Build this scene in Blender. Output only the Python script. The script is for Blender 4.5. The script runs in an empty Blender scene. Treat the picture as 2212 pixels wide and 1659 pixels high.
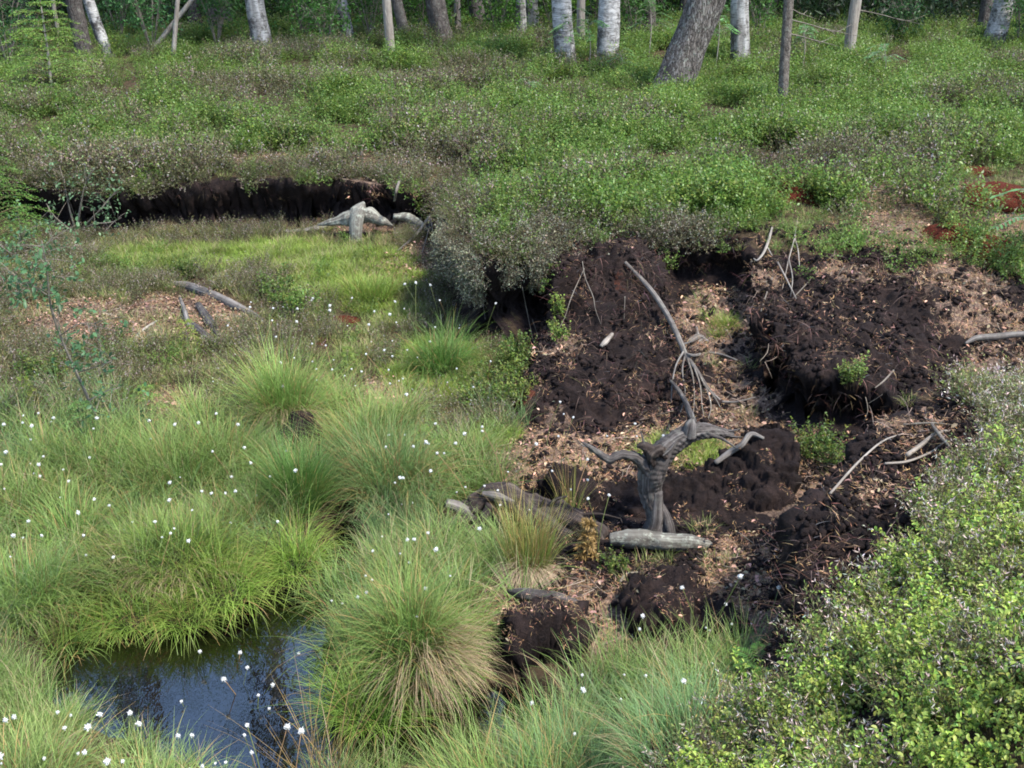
import bpy, math, random
import numpy as np
from mathutils import Vector, Matrix, Euler
from mathutils.bvhtree import BVHTree

SC = bpy.context.scene
COL = SC.collection
rng = np.random.default_rng(11)
random.seed(5)
R = math.radians

# ------------------------------------------------------------------ camera, sky, sun, exposure
CAM_Z, PITCH, FPX = 3.0, R(20.0), 2372.0          # eye height, look-down angle, focal length in pixels of a 2212 wide picture
cam = bpy.data.cameras.new('camera')
cam_o = bpy.data.objects.new('camera', cam)
COL.objects.link(cam_o)
cam_o.location = (0, 0, CAM_Z)
cam_o.rotation_euler = (R(90) - PITCH, 0, 0)
cam.sensor_fit = 'HORIZONTAL'
cam.sensor_width = 36.0
cam.lens = 36.0 * FPX / 2212.0
cam.clip_start, cam.clip_end = 0.05, 500
SC.camera = cam_o

SUN_EL, SUN_AZ = R(56), R(125)                    # azimuth clockwise from +Y
world = bpy.data.worlds.new('World')
SC.world = world
world.use_nodes = True
wn = world.node_tree.nodes
sky = wn.new('ShaderNodeTexSky')
sky.sky_type = 'NISHITA'
sky.sun_disc = False
sky.sun_elevation = SUN_EL
sky.sun_rotation = SUN_AZ
sky.dust_density = .8
sky.ozone_density = 1.6
wn['Background'].inputs['Strength'].default_value = 0.15
world.node_tree.links.new(sky.outputs['Color'], wn['Background'].inputs['Color'])
sl = bpy.data.lights.new('sun', 'SUN')
sl.energy = 2.9
sl.angle = R(6.0)
sl.color = (1.0, 0.95, 0.87)
sun = bpy.data.objects.new('sun', sl)
COL.objects.link(sun)
sd = Vector((math.sin(SUN_AZ) * math.cos(SUN_EL), math.cos(SUN_AZ) * math.cos(SUN_EL), math.sin(SUN_EL)))
sun.rotation_euler = sd.to_track_quat('Z', 'Y').to_euler()
SC.view_settings.view_transform = 'Standard'
SC.view_settings.look = 'None'
SC.view_settings.gamma = 1.0
SC.view_settings.exposure = 1.7
SC.cycles.max_bounces = 6
SC.cycles.transparent_max_bounces = 4
SC.cycles.use_denoising = True
SC.cycles.filter_width = 1.8

# ------------------------------------------------------------------ pixel geometry (pixels of the 2212 x 1659 view)
CP, SP = math.cos(PITCH), math.sin(PITCH)
def ray(U, V):
    a, b = (U - 1106.0) / FPX, (829.5 - V) / FPX
    return Vector((a, CP + b * SP, -SP + b * CP))
def PY(U, V, y):                                  # the point seen at a pixel at distance y
    d = ray(U, V)
    return Vector((0, 0, CAM_Z)) + d * (y / d.y)
def PZ(U, V, z):                                  # the point seen at a pixel at height z
    d = ray(U, V)
    return Vector((0, 0, CAM_Z)) + d * ((z - CAM_Z) / d.z)

# ------------------------------------------------------------------ noise
_perm = np.random.default_rng(3).permutation(256)
_perm = np.concatenate([_perm, _perm, _perm])
_g = np.random.default_rng(4).normal(size=(256, 3))
_g /= np.linalg.norm(_g, axis=1)[:, None]
def perlin(x, y, z):
    xi, yi, zi = np.floor(x).astype(int), np.floor(y).astype(int), np.floor(z).astype(int)
    xf, yf, zf = x - xi, y - yi, z - zi
    u, v, w = [t * t * t * (t * (t * 6 - 15) + 10) for t in (xf, yf, zf)]
    xi, yi, zi = xi & 255, yi & 255, zi & 255
    out = 0
    for dx in (0, 1):
        wx = u if dx else 1 - u
        for dy in (0, 1):
            wy = v if dy else 1 - v
            for dz in (0, 1):
                wz = w if dz else 1 - w
                h = _perm[_perm[_perm[xi + dx] + yi + dy] + zi + dz]
                g = _g[h]
                out = out + wx * wy * wz * (g[..., 0] * (xf - dx) + g[..., 1] * (yf - dy) + g[..., 2] * (zf - dz))
    return out * 1.5
def fbm(x, y, z, f, octv=4, gain=0.5, billow=False):
    o, a, t = 0, 1.0, 0
    for i in range(octv):
        n = perlin(x * f + 7.3 * i, y * f + 3.1 * i, z * f + 1.7 * i)
        o = o + a * (np.abs(n) * 2 - 0.5 if billow else n)
        t += a
        a *= gain
        f *= 2.03
    return o / t
def sstep(a, b, x):
    t = np.clip((x - a) / (b - a), 0, 1)
    return t * t * (3 - 2 * t)

# ------------------------------------------------------------------ mesh builder
class MB:
    def __init__(s):
        s.v, s.f, s.c, s.m, s.n = [], [], [], [], 0
    def add(s, v, f, col=(1, 1, 1), mat=0):
        v = np.asarray(v, float).reshape(-1, 3)
        f = np.asarray(f, int)
        c = np.asarray(col, float)
        if c.ndim == 1:
            c = np.tile(c, (len(v), 1))
        s.v.append(v); s.c.append(c)
        s.f.append(f + s.n); s.m.append(np.full(len(f), mat))
        s.n += len(v)
        return s
    def mesh(s, name, mats, smooth=True):
        me = bpy.data.meshes.new(name)
        V = np.concatenate(s.v); C = np.concatenate(s.c)
        me.vertices.add(len(V))
        me.vertices.foreach_set('co', V.astype(np.float32).ravel())
        tot = np.concatenate([np.full(len(f), f.shape[1]) for f in s.f])
        idx = np.concatenate([f.ravel() for f in s.f])
        me.loops.add(len(idx))
        me.loops.foreach_set('vertex_index', idx.astype(np.int32))
        me.polygons.add(len(tot))
        st = np.concatenate([[0], np.cumsum(tot)[:-1]])
        me.polygons.foreach_set('loop_start', st.astype(np.int32))
        me.polygons.foreach_set('loop_total', tot.astype(np.int32))
        me.polygons.foreach_set('material_index', np.concatenate(s.m).astype(np.int32))
        me.polygons.foreach_set('use_smooth', np.full(len(tot), smooth))
        at = me.color_attributes.new('Col', 'FLOAT_COLOR', 'POINT')
        at.data.foreach_set('color', np.concatenate([C, np.ones((len(C), 1))], 1).astype(np.float32).ravel())
        me.update(calc_edges=True)
        for m in (mats if isinstance(mats, (list, tuple)) else [mats]):
            me.materials.append(m)
        return me
    def build(s, name, mats, parent=None, loc=(0, 0, 0), rot=(0, 0, 0), smooth=True):
        o = bpy.data.objects.new(name, s.mesh(name, mats, smooth))
        COL.objects.link(o)
        if parent: o.parent = parent
        o.location = loc
        o.rotation_euler = rot
        return o
def tag(o, label=None, cat=None, group=None, kind=None):
    if label: o['label'] = label
    if cat: o['category'] = cat
    if group: o['group'] = group
    if kind: o['kind'] = kind
    return o
def thing(name, label, cat, loc, group=None, rz=0.0):
    o = bpy.data.objects.new(name, None)
    o.empty_display_size = 0.1
    COL.objects.link(o)
    o.location = loc
    o.rotation_euler = (0, 0, rz)
    return tag(o, label, cat, group)
def copy_tree(o, parent=None):
    c = o.copy()
    COL.objects.link(c)
    c.parent = parent
    for ch in list(o.children):
        copy_tree(ch, c)
    return c

def spline(pts, n):                               # Catmull-Rom through points (any dimension)
    P = np.asarray(pts, float)
    P = np.concatenate([[2 * P[0] - P[1]], P, [2 * P[-1] - P[-2]]])
    k = len(P) - 3
    t = np.linspace(0, k, n)
    i = np.clip(t.astype(int), 0, k - 1)
    u = (t - i)[:, None]
    a, b, c, d = P[i], P[i + 1], P[i + 2], P[i + 3]
    return 0.5 * (2 * b + (c - a) * u + (2 * a - 5 * b + 4 * c - d) * u ** 2 + (3 * b - a - 3 * c + d) * u ** 3)

def tube(mb, pts, radii, sides=8, n=None, col=(1, 1, 1), mat=0, amp=0.0, freq=3.0, ridge=0.0, nr=6, seed=0, twist=0.0, raw=False):
    """a bent tapering limb; amp = lumpy noise (share of radius), ridge = lengthwise grain"""
    P = np.asarray([tuple(p) for p in pts], float)
    rr = np.asarray(radii, float)
    if n is None: n = max(3, len(P) * 3)
    if not raw and len(P) > 1:
        q = spline(np.concatenate([P, rr[:, None]], 1), n)
        P, rr = q[:, :3], np.maximum(q[:, 3], 1e-4)
    n = len(P)
    T = np.gradient(P, axis=0)
    T /= np.linalg.norm(T, axis=1)[:, None] + 1e-9
    up = np.array([0.0, 0, 1]) if abs(T[0, 2]) < 0.9 else np.array([1.0, 0, 0])
    N = np.zeros_like(T)
    x = np.cross(up, T[0]); N[0] = x / np.linalg.norm(x)
    for i in range(1, n):
        x = N[i - 1] - T[i] * np.dot(N[i - 1], T[i])
        N[i] = x / (np.linalg.norm(x) + 1e-9)
    B = np.cross(T, N)
    a = np.linspace(0, 2 * np.pi, sides, endpoint=False)
    L = np.concatenate([[0], np.cumsum(np.linalg.norm(np.diff(P, axis=0), axis=1))])
    A = a[None, :] + np.zeros((n, 1))
    rad = np.tile(rr[:, None], (1, sides))
    if ridge:
        ta = A + twist * L[:, None]
        g = perlin(np.cos(ta) * nr / 2 + seed * 9.1, np.sin(ta) * nr / 2 + seed, L[:, None] * freq * 0.4 + 0 * A)
        rad = rad * (1 + ridge * g)
    if amp:
        q = P[:, None, :] + rad[..., None] * (np.cos(A)[..., None] * N[:, None] + np.sin(A)[..., None] * B[:, None])
        f = freq / max(rr.mean(), 1e-3) * 0.15
        rad = rad * (1 + amp * fbm(q[..., 0] + seed * 3.3, q[..., 1], q[..., 2], f, 4))
    V = P[:, None, :] + rad[..., None] * (np.cos(A)[..., None] * N[:, None] + np.sin(A)[..., None] * B[:, None])
    i, j = np.meshgrid(np.arange(n - 1), np.arange(sides), indexing='ij')
    j2 = (j + 1) % sides
    F = np.stack([i * sides + j, i * sides + j2, (i + 1) * sides + j2, (i + 1) * sides + j], -1).reshape(-1, 4)
    V = np.concatenate([V.reshape(-1, 3), [P[0] - T[0] * rr[0] * 0.15, P[-1] + T[-1] * rr[-1] * 0.3]])
    k = n * sides
    jj = np.arange(sides); jn = (jj + 1) % sides
    F2 = np.concatenate([np.stack([np.full(sides, k), jn, jj], -1), np.stack([np.full(sides, k + 1), (n - 1) * sides + jj, (n - 1) * sides + jn], -1)])
    s0 = mb.n
    mb.add(V, F, col, mat)
    mb.f.append(F2 + s0); mb.m.append(np.full(len(F2), mat))
    return mb

def unit(v):
    return v / (np.linalg.norm(v, axis=-1, keepdims=True) + 1e-9)

def leaves(mb, pos, d, up, L, W, col, mat=0, fold=0.25, hexa=True):
    """leaf blades: base points, directions, rough up, length, width; folded along the midrib"""
    pos, d = np.asarray(pos, float), unit(np.asarray(d, float))
    n = len(pos)
    if n == 0: return
    L = np.broadcast_to(np.asarray(L, float), (n,))[:, None]
    W = np.broadcast_to(np.asarray(W, float), (n,))[:, None]
    s = unit(np.cross(d, up)); u = np.cross(s, d)
    if hexa:
        V = np.stack([pos, pos + d * L * .3 + s * W * .45 + u * W * fold, pos + d * L * .7 + s * W * .4 + u * W * fold * .9, pos + d * L - u * W * fold * .5,
                      pos + d * L * .7 - s * W * .4 + u * W * fold * .9, pos + d * L * .3 - s * W * .45 + u * W * fold], 1)
        F = np.array([[0, 1, 2, 3], [0, 3, 4, 5]]); k = 6
    else:
        V = np.stack([pos, pos + d * L * .45 + s * W * .5 + u * W * fold, pos + d * L, pos + d * L * .45 - s * W * .5 + u * W * fold], 1)
        F = np.array([[0, 1, 2, 3]]); k = 4
    F = (F[None] + np.arange(n)[:, None, None] * k).reshape(-1, 4)
    c = np.asarray(col, float)
    c = np.tile(c, (n, 1)) if c.ndim == 1 else c
    mb.add(V.reshape(-1, 3), F, np.repeat(c, k, 0), mat)

def blades(mb, root, az, L, tilt, droop, w, c0, c1, seg=4, mat=0, rg=rng):
    """grass blades: arcs that leave the root at `tilt` from upright and bend by `droop` more towards the tip"""
    root = np.asarray(root, float); n = len(root)
    L, tilt, droop, w, az = [np.broadcast_to(np.asarray(q, float), (n,)) for q in (L, tilt, droop, w, az)]
    h = np.stack([np.cos(az), np.sin(az), 0 * az], -1)
    tw = az + np.pi / 2 + rg.normal(0, .5, n)
    s = np.stack([np.cos(tw), np.sin(tw), 0 * az], -1)
    p = root.copy(); rows = []; cols = []
    c0 = np.broadcast_to(np.asarray(c0, float), (n, 3)); c1 = np.broadcast_to(np.asarray(c1, float), (n, 3))
    for i in range(seg + 1):
        t = i / seg
        ww = (w * (1 - t ** 2 * .88) * .5)[:, None]
        rows.append(np.stack([p - s * ww, p + s * ww], 1))
        cc = c0 * (1 - t) + c1 * t
        cols.append(np.stack([cc, cc], 1))
        th = tilt + droop * ((i + .5) / seg) ** 1.4
        p = p + (L / seg)[:, None] * (np.sin(th)[:, None] * h + np.cos(th)[:, None] * np.array([0, 0, 1.]))
    V = np.stack(rows, 1); Cc = np.stack(cols, 1)
    k = 2 * (seg + 1)
    F = np.array([[2 * i, 2 * i + 1, 2 * i + 3, 2 * i + 2] for i in range(seg)])
    F = (F[None] + np.arange(n)[:, None, None] * k).reshape(-1, 4)
    mb.add(V.reshape(-1, 3), F, Cc.reshape(-1, 3), mat)

# ------------------------------------------------------------------ material helper
def mat_new(name):
    m = bpy.data.materials.new(name)
    m.use_nodes = True
    nt = m.node_tree
    nt.nodes.clear()
    return m, nt
class NT:
    def __init__(s, nt): s.nt = nt
    def n(s, t, props=None, **inp):
        q = s.nt.nodes.new(t)
        for k, v in (props or {}).items(): setattr(q, k, v)
        for k, v in inp.items():
            key = int(k[1:]) if k[0] == '_' else k.replace('_', ' ')
            if isinstance(v, bpy.types.NodeSocket): s.nt.links.new(v, q.inputs[key])
            else: q.inputs[key].default_value = v
        return q
    def noise(s, vec, scale, detail=4, rough=.6, dist=0.0):
        return s.n('ShaderNodeTexNoise', Vector=vec, Scale=scale, Detail=detail, Roughness=rough, Distortion=dist).outputs[0]
    def ramp(s, fac, stops):
        q = s.nt.nodes.new('ShaderNodeValToRGB')
        e = q.color_ramp.elements
        while len(e) < len(stops): e.new(.5)
        for el, (p, c) in zip(e, stops):
            el.position = p
            el.color = (*c, 1) if isinstance(c, (tuple, list)) else (c, c, c, 1)
        s.nt.links.new(fac, q.inputs[0])
        return q.outputs[0]
    def mix(s, fac, a, b, blend='MIX'):
        q = s.nt.nodes.new('ShaderNodeMix')
        q.data_type = 'RGBA'; q.blend_type = blend
        for k, v in ((0, fac), (6, a), (7, b)):
            if isinstance(v, bpy.types.NodeSocket): s.nt.links.new(v, q.inputs[k])
            elif k == 0: q.inputs[0].default_value = v
            else: q.inputs[k].default_value = (*v, 1)
        return q.outputs[2]
    def math(s, op, a, b=0.0):
        q = s.nt.nodes.new('ShaderNodeMath'); q.operation = op
        for k, v in ((0, a), (1, b)):
            if isinstance(v, bpy.types.NodeSocket): s.nt.links.new(v, q.inputs[k])
            else: q.inputs[k].default_value = v
        return q.outputs[0]
    def attr(s, name): return s.n('ShaderNodeAttribute', {'attribute_name': name})
    def out(s, sh, bump=None): s.n('ShaderNodeOutputMaterial', Surface=sh)
def bsdf(t, color, rough=.8, spec=.3, normal=None):
    q = t.n('ShaderNodeBsdfPrincipled', Roughness=rough)
    q.inputs['Specular IOR Level'].default_value = spec
    if isinstance(color, bpy.types.NodeSocket): t.nt.links.new(color, q.inputs['Base Color'])
    else: q.inputs['Base Color'].default_value = (*color, 1)
    if normal is not None: t.nt.links.new(normal, q.inputs['Normal'])
    return q.outputs[0]

def mat_leaf(name, trans=.3, rough=.5, spec=.35, var=.35, huevar=.5, tint=(.25, .2, .05)):
    """foliage: the blade's own colour (Col) varied per plant and by place"""
    m, nt = mat_new(name); t = NT(nt)
    c = t.attr('Col').outputs[0]
    oi = t.n('ShaderNodeObjectInfo')
    g = t.n('ShaderNodeNewGeometry')
    nz = t.noise(g.outputs['Position'], 2.2, 3)
    v = t.math('ADD', t.math('MULTIPLY', oi.outputs['Random'], var), t.math('MULTIPLY', nz, .7))
    v = t.math('ADD', v, 1 - var / 2 - .35)
    big = t.noise(g.outputs['Position'], .9, 3)
    v = t.math('MULTIPLY', v, t.math('ADD', .65, t.math('MULTIPLY', big, .7)))
    hsv = t.n('ShaderNodeHueSaturation', Color=c, Value=v)
    nz2 = t.noise(g.outputs['Position'], 5.0, 2)
    f = t.math('MULTIPLY', t.ramp(nz2, [(.5, 0.0), (.75, 1.0)]), huevar)
    col = t.mix(f, hsv.outputs[0], t.mix(.5, hsv.outputs[0], tint))
    a = bsdf(t, col, rough, spec)
    b = t.n('ShaderNodeBsdfTranslucent', Color=col)
    t.out(t.n('ShaderNodeMixShader', _0=trans, _1=a, _2=b.outputs[0]).outputs[0])
    return m

M = {}
M['leaf'] = mat_leaf('bilberry_leaf', .48, .45, .4, .5, .7, (.20, .18, .05))
M['heath'] = mat_leaf('heather_twig', .1, .8, .1, tint=(.16, .11, .07))
M['grass'] = mat_leaf('grass_blade', .3, .5, .3, var=.25, huevar=.35, tint=(.3, .24, .06))
M['needle'] = mat_leaf('spruce_needle', .2, .5, .3, var=.2, huevar=.15)
M['tree_leaf'] = mat_leaf('tree_leaf', .4, .45, .3, var=.4, huevar=.1)
M['litter'] = mat_leaf('litter', .05, .8, .1, var=.6, huevar=.3, tint=(.1, .06, .04))

# terrain: peat by default; Col.r litter, Col.g green moss, Col.b red moss; Zone.r under-plant soil, Zone.g lichen crust
m, nt = mat_new('peat_ground'); t = NT(nt)
geo = t.n('ShaderNodeNewGeometry'); pos = geo.outputs['Position']
n1, n2, n3 = t.noise(pos, 6, 6, .65), t.noise(pos, 45, 5, .7), t.noise(pos, 1.6, 4)
peat = t.ramp(n1, [(.3, (.0068, .0046, .0045)), (.5, (.0145, .0097, .0092)), (.72, (.034, .0215, .0185))])
peat = t.mix(t.ramp(n2, [(.5, 0.0), (.8, .5)]), peat, (.052, .034, .029))
peat = t.mix(t.math('MULTIPLY', t.ramp(n3, [(.55, 0.0), (.75, 1.0)]), .35), peat, (.045, .022, .013))
lit = t.ramp(t.noise(pos, 60, 6, .8), [(.36, (.030, .019, .015)), (.5, (.13, .085, .062)), (.64, (.33, .24, .175))])
lit = t.mix(t.ramp(t.noise(pos, 9, 4, .7), [(.5, 0.0), (.68, .75)]), lit, (.035, .022, .018))
zc = t.n('ShaderNodeSeparateColor', Color=t.attr('Col').outputs[0])
zz = t.n('ShaderNodeSeparateColor', Color=t.attr('Zone').outputs[0])
soil = t.ramp(t.noise(pos, 30, 5, .7), [(.3, (.02, .014, .008)), (.6, (.07, .048, .028)), (.8, (.10, .085, .035))])
moss = t.ramp(t.noise(pos, 60, 4, .7), [(.3, (.05, .075, .012)), (.55, (.12, .17, .028)), (.8, (.2, .22, .05))])
red = t.ramp(t.noise(pos, 80, 4, .7), [(.3, (.04, .014, .009)), (.55, (.10, .032, .018)), (.8, (.19, .085, .045))])
lich = t.ramp(t.noise(pos, 50, 5, .7), [(.35, (.10, .10, .075)), (.6, (.32, .34, .27)), (.8, (.5, .52, .43))])
nb = t.math('MULTIPLY', t.math('SUBTRACT', t.noise(pos, 14, 4, .7), .5), 1.1)
def soft(ch): return t.ramp(t.math('ADD', ch, nb), [(.35, 0.0), (.6, 1.0)])
c = t.mix(soft(zz.outputs[0]), peat, soil)
c = t.mix(soft(zc.outputs[0]), c, lit)
c = t.mix(soft(zc.outputs[1]), c, moss)
c = t.mix(soft(zc.outputs[2]), c, red)
c = t.mix(soft(zz.outputs[1]), c, lich)
hgt = t.math('ADD', t.math('MULTIPLY', t.noise(pos, 35, 6, .75), 1.0), t.math('MULTIPLY', t.noise(pos, 130, 4, .7), .35))
bp = t.n('ShaderNodeBump', Height=hgt, Strength=.9, Distance=.03)
t.out(bsdf(t, c, .9, .15, bp.outputs[0]))
M['peat'] = m

# bog water: peat-stained, still
m, nt = mat_new('bog_water'); t = NT(nt)
geo = t.n('ShaderNodeNewGeometry')
sc_ = t.n('ShaderNodeMapping', Vector=geo.outputs['Position'], Scale=(1, .55, 1))
h1 = t.noise(sc_.outputs[0], 9, 3, .5); h2 = t.noise(sc_.outputs[0], 38, 2, .5)
bp = t.n('ShaderNodeBump', Height=t.math('ADD', h1, t.math('MULTIPLY', h2, .22)), Strength=.06, Distance=.02)
q = t.n('ShaderNodeBsdfPrincipled', Roughness=.015, IOR=2.2, Normal=bp.outputs[0])
q.inputs['Base Color'].default_value = (.0016, .0011, .0008, 1)
q.inputs['Specular IOR Level'].default_value = .5
t.out(q.outputs[0])
M['water'] = m
# ------------------------------------------------------------------ the ground: low bog, heath plateau, near hump, slumped peat mound
class TPS:
    def __init__(s, pts, lam=1e-3):
        P = np.array([tuple(p) for p in pts], float)
        s.c, z = P[:, :2], P[:, 2]
        n = len(P)
        K = s.k(np.linalg.norm(s.c[:, None] - s.c[None], axis=2)) + lam * np.eye(n)
        A = np.zeros((n + 3, n + 3))
        A[:n, :n] = K
        A[:n, n] = 1; A[:n, n + 1:] = s.c; A[n, :n] = 1; A[n + 1:, :n] = s.c.T
        s.w = np.linalg.solve(A, np.concatenate([z, [0, 0, 0]]))
    @staticmethod
    def k(r): return r * r * np.log(r + 1e-9)
    def __call__(s, x, y):
        o = s.w[-3] + s.w[-2] * x + s.w[-1] * y
        for (cx, cy), w in zip(s.c, s.w):
            o = o + w * s.k(np.hypot(x - cx, y - cy))
        return o
def zs(l): return [PZ(*a) for a in l]
def ys(l): return [PY(*a) for a in l]

LOW = TPS(zs([(-300, 1500, .08), (0, 1659, .06), (300, 1640, .05), (700, 1659, .05), (1100, 1620, .06), (1400, 1640, .14), (1300, 1540, .08),
    (380, 1240, .12), (250, 1200, .12), (550, 1200, .10), (60, 1330, .07), (80, 1200, .14), (100, 1000, .26), (350, 1000, .2), (600, 1000, .19), (800, 1000, .2), (900, 1180, .12),
    (900, 1330, .14), (830, 1400, .10), (300, 800, .42), (100, 700, .5), (300, 650, .54), (600, 600, .57), (800, 560, .6), (500, 520, .64), (100, 520, .65), (-200, 600, .6), (-300, 900, .4), (-300, 1200, .2),
    (900, 600, .53), (900, 720, .42), (1000, 800, .36), (1100, 900, .28), (1000, 1000, .22), (1200, 980, .24), (1100, 1180, .10), (1200, 1280, .15), (1120, 1290, .15),
    (1400, 1200, .12), (1550, 1200, .18), (1600, 1300, .2), (1500, 1400, .12), (1300, 1450, .05), (1600, 1480, .16), (1650, 900, .32), (1700, 960, .27), (1760, 1060, .27), (1700, 1150, .22),
    (1600, 800, .47), (1560, 720, .6), (1540, 660, .72), (1900, 980, .3), (2100, 980, .35), (1500, 960, .26), (1500, 880, .33)]) + [Vector((-8, 14, .8)), Vector((8, 12, .8)), Vector((8, 6, .5)), Vector((-8, 6, .3)), Vector((3, 3, .3)), Vector((0, 1, 0)), Vector((-3, 1, 0))], 2e-3)
TOP = TPS(ys([(-250, 385, 11), (100, 385, 11.1), (300, 400, 10.9), (600, 395, 10.9), (800, 395, 10.8), (950, 440, 10.4), (1050, 505, 8.5), (1200, 515, 8.3), (1350, 520, 8.4), (1500, 520, 8.5),
    (1650, 495, 8.5), (1800, 480, 8.8), (1950, 495, 8.6), (2130, 555, 8.2), (2300, 560, 8.2), (1700, 600, 7.8), (1900, 600, 7.7), (2020, 640, 7.4), (1680, 725, 7.0), (1850, 725, 6.95), (1990, 715, 7.05), (2120, 720, 7.2), (2300, 720, 7.2), (2212, 820, 6.9),
    (300, 320, 12.3), (800, 330, 12.2), (1100, 430, 10), (1100, 350, 11.7), (1400, 400, 10.2), (1400, 300, 12.6), (1800, 400, 10.2), (1800, 300, 12.5), (2150, 400, 10), (2150, 300, 12.2),
    (0, 210, 15.8), (500, 200, 16), (1100, 200, 16), (1600, 200, 16), (2200, 190, 16), (0, 118, 20), (700, 112, 20), (1400, 110, 20), (2200, 108, 20), (0, 70, 25), (1100, 66, 25), (2200, 60, 25)]), 4e-3)
HUMP = TPS(zs([(2000, 870, .93), (2212, 850, 1.0), (2500, 850, 1.0), (1880, 960, .84), (1800, 1060, .74), (1690, 1180, .64), (1950, 1100, .85), (2212, 1100, 1.0), (1900, 1300, .82), (1760, 1380, .62), (1640, 1470, .42),
    (1520, 1560, .36), (2212, 1400, 1.12), (1950, 1500, .92), (2212, 1659, 1.2), (1800, 1659, .78), (1500, 1659, .42), (2500, 1400, 1.2)]) + [Vector((.5, 0, 1.3)), Vector((3, 0, 1.4)), Vector((5, 3, 1.3))], 2e-3)
MOUND = TPS(ys([(1230, 558, 8.05), (1340, 548, 8.05), (1420, 575, 8.1), (1250, 690, 7.72), (1380, 690, 7.72), (1170, 705, 7.6), (1300, 722, 7.5), (1450, 725, 7.55), (1140, 830, 7.0), (1300, 850, 6.95), (1480, 850, 7.0),
    (1130, 920, 6.75), (1300, 932, 6.7), (1480, 930, 6.75), (1530, 760, 7.3), (1230, 540, 8.5), (1400, 540, 8.5), (1250, 600, 7.93), (1380, 600, 7.95)]), 1e-3)

def arr2(l): return np.array([(p.x, p.y) for p in l])
POLY_TOP = np.concatenate([[(-60, 10.8), (-9, 10.8)], arr2(zs([(-100, 500, .64), (100, 502, .64), (180, 512, .64), (300, 506, .64), (420, 508, .63), (520, 500, .64), (640, 503, .63), (760, 500, .62), (850, 515, .60), (930, 520, .58), (965, 560, .55),
    (985, 640, .5), (1000, 735, .42), (1060, 752, .41), (1110, 745, .42), (1160, 715, .45), (1190, 690, .5)])), arr2(ys([(1380, 640, 8.5), (1440, 640, 8.45), (1520, 640, 8.4), (1580, 648, 8.3)])), arr2(zs([(1605, 690, .62), (1630, 770, .5), (1625, 850, .38), (1660, 890, .32), (1720, 925, .3), (1830, 950, .28), (1950, 970, .28), (2060, 965, .3),
    (2200, 950, .3), (2500, 950, .3)])), [(9, 6.6), (60, 6.6), (60, 140), (-60, 140)]])
POLY_HUMP = np.concatenate([[(7, 6.0), (3.2, 5.9), (2.3, 5.8)], arr2(zs([(1900, 915, .88), (1860, 965, .8), (1790, 1065, .70), (1665, 1180, .6), (1655, 1290, .4), (1668, 1390, .25), (1700, 1420, .3), (1650, 1445, .3), (1520, 1545, .22), (1430, 1640, .2), (1330, 1800, .2)])), [(.2, 1.5), (-.4, -.5), (-.6, -3), (30, -3), (30, 6)]])
POLY_MOUND = arr2(zs([(1165, 740, .55), (1140, 800, .42), (1122, 860, .33), (1130, 935, .235), (1210, 945, .235), (1310, 948, .24), (1420, 935, .25), (1500, 905, .29)]) + ys([(1525, 800, 7.2), (1500, 740, 7.5), (1455, 650, 7.85), (1430, 600, 8.1), (1440, 560, 8.7), (1200, 560, 8.7), (1185, 640, 8.0), (1170, 700, 7.72)]))
POLY_POOL = arr2([PZ(U, V, 0) for U, V in [(110, 1400), (200, 1350), (300, 1360), (430, 1352), (520, 1315), (600, 1280), (670, 1262), (690, 1215), (715, 1170), (745, 1130), (775, 1135), (765, 1190), (752, 1240), (735, 1285), (705, 1330), (700, 1400), (715, 1470), (760, 1535), (860, 1555), (960, 1550),
    (1000, 1500), (1060, 1480), (1130, 1500), (1190, 1530), (1180, 1580), (1080, 1612), (900, 1630), (780, 1670), (640, 1700), (500, 1690), (390, 1650), (270, 1600), (170, 1565), (100, 1500)]])

def sdist(poly, x, y):
    """signed distance (inside positive) and the inward direction at the nearest edge point"""
    sh = x.shape
    x, y = x.ravel(), y.ravel()
    best = np.full(len(x), 1e9); bx, by = np.zeros(len(x)), np.zeros(len(x)); ins = np.zeros(len(x), bool)
    for a, b in zip(poly, np.roll(poly, -1, 0)):
        e = b - a
        tt = np.clip(((x - a[0]) * e[0] + (y - a[1]) * e[1]) / (e @ e + 1e-12), 0, 1)
        px, py = a[0] + tt * e[0], a[1] + tt * e[1]
        d = np.hypot(x - px, y - py)
        k = d < best
        best[k], bx[k], by[k] = d[k], px[k], py[k]
        cr = ((a[1] > y) != (b[1] > y)) & (x < (b[0] - a[0]) * (y - a[1]) / (b[1] - a[1] + 1e-12) + a[0])
        ins ^= cr
    s = np.where(ins, best, -best)
    nx, ny = (x - bx) / (s + np.where(s >= 0, 1e-6, -1e-6)), (y - by) / (s + np.where(s >= 0, 1e-6, -1e-6))
    return s.reshape(sh), nx.reshape(sh), ny.reshape(sh)

def axis(parts):
    o = []
    for a, b, st in parts:
        o.append(np.arange(a, b - st * .3, st))
    return np.concatenate(o + [[parts[-1][1]]])

def carve(x, y, L):
    s, _, _ = sdist(POLY_POOL, x, y)
    s = s + .05 * perlin(x * 4, y * 4, 0 * x) + .02 * perlin(x * 14, y * 14, 0 * x)
    m_ = sstep(-.07, .09, s)
    return np.maximum(L, .03 + .03 * sstep(0, .3, -s)) * (1 - m_) - .22 * m_

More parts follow.
